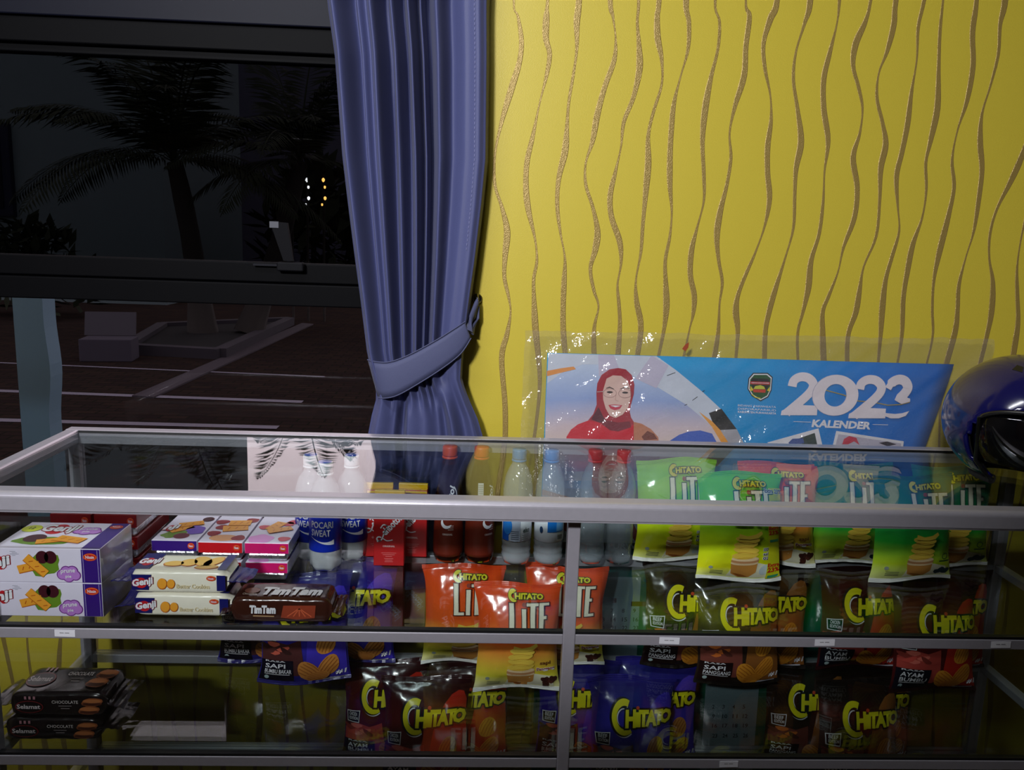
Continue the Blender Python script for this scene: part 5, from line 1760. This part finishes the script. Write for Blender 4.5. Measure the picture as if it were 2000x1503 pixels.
def flat_box(label, x0, x1, y0, y1, z0, h, front, top, kind, group):
    """small biscuit box lying on its back, printed top and a coloured front edge, foil showing below"""
    t = thing('biscuit_box', label, 'biscuit box', ((x0 + x1) / 2, y0, z0), (0, 0, 0), group)
    W, D = x1 - x0, y1 - y0
    box('box_body', -W / 2, W / 2, 0, D, h * 0.42, h, top, t, bev=0.0012)
    box('foil_pack', -W / 2 + 0.004, W / 2 - 0.004, 0.003, D - 0.003, 0, h * 0.44, FOIL, t, bev=0.005)
    A = Art()
    A.rect('front_print', front, -W / 2 + 0.0008, h * 0.44, W / 2 - 0.0008, h - 0.0008)
    oval(A, W / 2 - 0.012, h * 0.72, 0.007, h * 0.17, 1)
    A.build(t, plane_fn((0, 0, 0), (1, 0, 0), (0, 0, 1), (0, -1, 0)))
    A = Art()
    if kind == 'fruit':
        A.ell('top_print', LEAFG, -0.012, D * 0.22, 0.026, 0.020, 0, 0.5, 16, 0.12, 5)
        A.ell('top_print', ink((110, 30, 50)), 0.006, D * 0.16, 0.016, 0.016, 1)
        bar_biscuit(A, -0.008, D * 0.42, 0.050, 0.024, 0.7, 2)
        bar_biscuit(A, 0.004, D * 0.60, 0.050, 0.024, 0.4, 5)
        A.ell('top_print', ink((118, 86, 190)), W / 2 - 0.022, D * 0.38, 0.019, 0.026, 3, 0.3, 24, 0.08, 5)
        A.ell('top_print', PRUNE, W / 2 - 0.016, D * 0.80, 0.012, 0.014, 3)
        wordmark(A, -W / 2 + 0.004, D * 0.30, -W / 2 + 0.030, D * 0.48, 6, 'nji', 0.01)
    elif kind == 'bake':
        for k, (a, b) in enumerate(((-0.028, 0.30), (-0.020, 0.52), (-0.030, 0.72), (0.030, 0.15), (0.032, 0.80))):
            A.ell('top_print', ink((146, 26, 40)), a, D * b, 0.014, 0.015, 1 + k % 2, k, 12, 0.1, 3)
        A.ell('top_print', ink((226, 160, 110)), 0.0, D * 0.15, 0.030, 0.018, 0)
        bar_biscuit(A, 0.008, D * 0.50, 0.052, 0.034, 0.25, 2)
        bar_biscuit(A, 0.010, D * 0.68, 0.046, 0.030, 0.1, 5)
    elif kind == 'straw':
        A.ell('top_print', ink((234, 150, 220)), -0.018, D * 0.14, 0.026, 0.024, 0, 0, 24, 0.08, 5)
        for k, (a, b) in enumerate(((-0.026, 0.55), (0.028, 0.76), (0.030, 0.14), (0.020, 0.68))):
            A.ell('top_print', ink((206, 50, 74)), a, D * b, 0.013, 0.013, 2, k, 12, 0.1, 3)
        bar_biscuit(A, -0.004, D * 0.60, 0.050, 0.024, 1.2, 3)
        bar_biscuit(A, 0.010, D * 0.45, 0.052, 0.022, 0.5, 6)
    else:
        A.ell('top_print', ink((90, 44, 40)), 0.0, D * 0.45, 0.030, 0.045, 0, 0.4, 16, 0.12, 4)
        A.ell('top_print', ink((206, 150, 140)), 0.006, D * 0.55, 0.016, 0.022, 1, 0.4, 12, 0.15, 3)
        A.ell('top_print', ink((220, 40, 40)), -0.012, D * 0.14, 0.016, 0.012, 1)
        A.ell('top_print', BIS, 0.010, D * 0.10, 0.010, 0.007, 2)
    A.build(t, plane_fn((0, 0, h), (1, 0, 0), (0, 1, 0), (0, 0, 1)), lim=(-W / 2 + 0.001, W / 2 - 0.001, 0.001, D - 0.001))


REDB, PINKB = ink((196, 20, 32)), ink((206, 24, 104))
gB = 'small flat biscuit boxes'
hB = 0.040
for k, (x0, x1, front, kind, name) in enumerate(((-0.652, -0.560, PURP, 'fruit', 'purple-edged'), (-0.556, -0.466, REDB, 'bake', 'red-edged'), (-0.462, -0.372, PINKB, 'straw', 'pink-edged'))):
    flat_box('%s white biscuit box on the shelf under its twin' % name, x0 + 0.002, x1 - 0.002, 0.208, 0.372, Z1, hB, front, PWHITE, kind, gB)
    flat_box('%s white biscuit box lying on top of its twin' % name, x0, x1, 0.212 + 0.006 * (k == 0), 0.376, Z1 + hB + 0.0005, hB, front, PWHITE, kind, gB)
RDK = ink((150, 20, 26))
for k, (x0, x1, side) in enumerate(((-0.842, -0.762, 'beside the end pane'), (-0.756, -0.672, 'beside the purple-edged box'))):
    for j in range(3):
        flat_box('dark red biscuit box %s, %s' % (('at the foot of its pile', 'in the middle of its pile', 'on top of its pile')[j], side), x0, x1, 0.200, 0.372, Z1 + j * 0.0465, 0.046, ink((140, 14, 20)), ink((120, 18, 24)), 'dark', 'dark red biscuit boxes')


def flow_pack(name, label, x0, x1, y0, y1, z0, h, bodym, endm, group, fin=0.022, wav=0.0012, seed=0, skew=0.0, cat='biscuit pack'):
    """film wrapped pack: soft rounded block with a crimped fin at each end"""
    L, D = x1 - x0, y1 - y0
    t = thing(name, label, cat, ((x0 + x1) / 2, y0, z0), (0, 0, math.radians(skew)), group)
    n, m_ = 28, 28
    vs, fs = [], []
    for i in range(n + 1):
        u = -1 + 2 * i / n
        k = (1 - abs(u) ** 14) ** 0.5
        for q in range(m_):
            a = 2 * PI * q / m_
            ca_, sa_ = math.cos(a), math.sin(a)
            ex = 0.30
            yy = math.copysign(abs(ca_) ** ex, ca_)
            zz = math.copysign(abs(sa_) ** ex, sa_)
            w = wav * noise.noise((u * 6 + seed, a * 1.2, seed))
            kk = 0.30 + 0.70 * k
            vs.append((u * L / 2, D / 2 + yy * (D / 2) * (0.72 + 0.28 * kk) - w * 0.6, h / 2 + zz * (h / 2) * kk * (1 + w * 8)))
    for i in range(n):
        for q in range(m_):
            p = (q + 1) % m_
            fs.append((i * m_ + q, (i + 1) * m_ + q, (i + 1) * m_ + p, i * m_ + p))
    fs.append(tuple(reversed(range(m_))))
    fs.append(tuple(n * m_ + q for q in range(m_)))
    mesh('wrapper', vs, fs, bodym, t, smooth=True)
    for sg in (-1, 1):
        vs, fs = [], []
        for i in range(7):
            u = i / 6
            for q in range(9):
                v = q / 8
                vs.append((sg * (L / 2 - 0.006 + (fin + 0.006) * u), D * 0.5 + (v - 0.5) * D * (0.86 + 0.14 * u), h / 2 + 0.0016 * ((i % 2) - 0.5) + 0.006 * math.sin(v * 4 + seed) * u - 0.004 * u))
        for i in range(6):
            for q in range(8):
                a = i * 9 + q
                fs.append((a, a + 1, a + 10, a + 9))
        f = mesh('crimped_end', vs, fs, endm, t)
        md = f.modifiers.new('thickness', 'SOLIDIFY')
        md.thickness = 0.0012
    return t, L, D, h


CRM = ink((236, 230, 212))


def genji(label, z0, seed, dx):
    t, L, D, h = flow_pack('butter_biscuit_pack', label, -0.622 + dx, -0.444 + dx, 0.040, 0.122, z0, 0.046, CRM, NAVY, 'cream and navy biscuit packs', fin=0.034, seed=seed)
    front = plane_fn((0, 0, 0), (1, 0, 0), (0, 0, 1), (0, -1, 0), 0.0012)
    top = plane_fn((0, 0, h), (1, 0, 0), (0, 1, 0), (0, 0, 1), 0.0012)
    for fn, H_ in ((front, h), (top, D)):
        A = Art()
        y0, y1 = 0.008 if H_ == h else 0.004, H_ - (0.008 if H_ == h else 0.004)
        A.poly('end_print', NAVY, [(-L / 2 + 0.004, y0), (-L / 2 + 0.034, y0), (-L / 2 + 0.040, y1), (-L / 2 + 0.004, y1)], 0)
        A.rect('end_print', NAVY, L / 2 - 0.020, y0, L / 2 - 0.004, y1, 0)
        wordmark(A, -L / 2 + 0.006, H_ * 0.24, -L / 2 + 0.042, H_ * 0.60, 1, 'Genji', 0.006)
        if H_ == h:
            for cx, k in ((-0.030, 1.0), (-0.014, 0.85)):
                A.ell('biscuit_picture_print', BISD, cx, h * 0.44, 0.0095 * k, 0.0105 * k, 1, 0.4, 16, 0.10, 2)
                A.ell('biscuit_picture_print', BIS, cx, h * 0.46, 0.0085 * k, 0.0095 * k, 2, 0.4, 16, 0.10, 2)
            A.text('lettering', ink((222, 204, 160)), 'Butter Cookies', -0.004, h * 0.26, 0.056, h * 0.44, 1)
            oval(A, L / 2 - 0.030, h * 0.70, 0.0085, 0.0052, 1)
        else:
            for cx, cy, rx, ry, rt_ in ((-0.018, 0.030, 0.019, 0.013, 0.1), (0.008, 0.036, 0.016, 0.018, 0.2), (0.032, 0.042, 0.017, 0.026, 0.5), (0.052, 0.042, 0.014, 0.026, -0.5), (0.046, 0.016, 0.022, 0.010, 0.1)):
                A.ell('biscuit_picture_print', BISD, cx, cy - 0.001, rx, ry, 1, rt_)
                A.ell('biscuit_picture_print', ink((232, 184, 90)), cx, cy, rx * 0.92, ry * 0.92, 2, rt_)
        A.build(t, fn, lim=(-L / 2 + 0.004, L / 2 - 0.004, y0, y1))


genji('cream and navy biscuit pack at the bottom of the pair', Z1, 3, 0.003)
genji('cream and navy biscuit pack stacked on top of its twin', Z1 + 0.0455, 8, -0.001)

BRN = mat((58, 26, 18), rough=0.18, spec=0.6, bump=0.25, bscale=60, name='brown_film')
t, L, D, h = flow_pack('chocolate_wafer_pack', 'shiny brown chocolate wafer pack with white lettering beside the cream biscuits', -0.436, -0.252, 0.020, 0.094, Z1, 0.050, BRN, BRN, None, fin=0.020, seed=5, wav=0.0022)
for org, up, nn, H_, big in (((0, 0, 0), (0, 0, 1), (0, -1, 0), h, 0), ((0, 0, h), (0, 1, 0), (0, 0, 1), D, 1)):
    A = Art()
    if big:
        A.text('brand_lettering', WHITE, 'TimTam', -0.040, D * 0.16, 0.068, D * 0.55, 2, bold=0.06, slant=0.15)
        A.text('lettering', ink((180, 160, 150)), 'Chocolate', -0.072, D * 0.12, -0.046, D * 0.22, 2)
        A.ell('picture_print', ink((120, 74, 60)), -0.058, D * 0.38, 0.014, 0.012, 1)
    else:
        A.text('brand_lettering', WHITE, 'TimTam', -0.056, h * 0.42, -0.010, h * 0.70, 2, bold=0.06, slant=0.05)
        A.line('lettering', ink((190, 150, 110)), [(-0.050, h * 0.31), (-0.012, h * 0.30)], 0.0022, 2)
        A.poly('picture_print', ink((150, 62, 40)), [(0.0, h * 0.25), (0.005, h * 0.72), (0.064, h * 0.74), (0.062, h * 0.25), (0.03, h * 0.18)], 0)
        for k in range(5):
            A.line('picture_print', ink((206, 96, 62)), [(0.034, h * 0.62), (0.012 + 0.011 * k, h * 0.3)], 0.0020, 1)
    A.build(t, plane_fn(org, (1, 0, 0), up, nn, 0.0016))

DKF = mat((20, 14, 16), rough=0.2, spec=0.6, bump=0.2, bscale=60, name='black_film')


def choc(label, z0, seed, dx, top):
    t, L, D, h = flow_pack('chocolate_biscuit_pack', label, -0.868 + dx, -0.690 + dx, 0.036, 0.138, z0, 0.050, DKF, DKF, 'black chocolate biscuit packs', fin=0.034, seed=seed, wav=0.002)
    for org, up, nn, H_ in (((0, 0, 0), (0, 0, 1), (0, -1, 0), h),) + ((((0, 0, h), (0, 1, 0), (0, 0, 1), D),) if top else ()):
        A = Art()
        A.ell('brand_print', ink((110, 26, 30)), -0.050, H_ * 0.45, 0.026, H_ * 0.25, 0)
        A.ell('brand_print', INKBLACK, -0.050, H_ * 0.45, 0.024, H_ * 0.22, 1)
        A.text('brand_print', ink((206, 196, 196)), 'Selamat', -0.072, H_ * 0.38, -0.030, H_ * 0.55, 2, bold=0.02)
        for k in range(3):
            A.rect('brand_print', ink((170, 120, 130)), -0.058 + 0.008 * k, H_ * 0.76, -0.054 + 0.008 * k, H_ * 0.88, 1)
        A.text('lettering', ink((190, 182, 180)), 'CHOCOLATE', -0.008, H_ * 0.60, 0.040, H_ * 0.72, 1, bold=0.01)
        for k, (yy, a, b) in enumerate(((0.50, 0.004, 0.028), (0.40, 0.008, 0.024))):
            A.line('lettering', ink((120, 112, 112)), [(a, H_ * yy), (b, H_ * yy)], 0.0016, 1)
        for k, (cx, cy) in enumerate(((0.066, 0.66), (0.060, 0.34))):
            A.ell('biscuit_picture_print', ink((140, 78, 44)), cx, H_ * cy, 0.020, H_ * 0.17, 1 + 3 * k, 0.1, 14, 0.06, 4)
            A.ell('biscuit_picture_print', ink((72, 34, 24)), cx, H_ * (cy - 0.07), 0.018, H_ * 0.07, 2 + 3 * k)
            A.ell('biscuit_picture_print', ink((176, 108, 62)), cx, H_ * (cy + 0.05), 0.017, H_ * 0.08, 3 + 3 * k)
        A.build(t, plane_fn(org, (1, 0, 0), up, nn, 0.0016), lim=(-L / 2 + 0.004, L / 2 - 0.002, H_ * 0.06, H_ * 0.94))


choc('black chocolate biscuit pack at the bottom of the pair', Z2, 2, 0.0, False)
choc('black chocolate biscuit pack stacked on top of its twin', Z2 + 0.050, 6, 0.012, True)
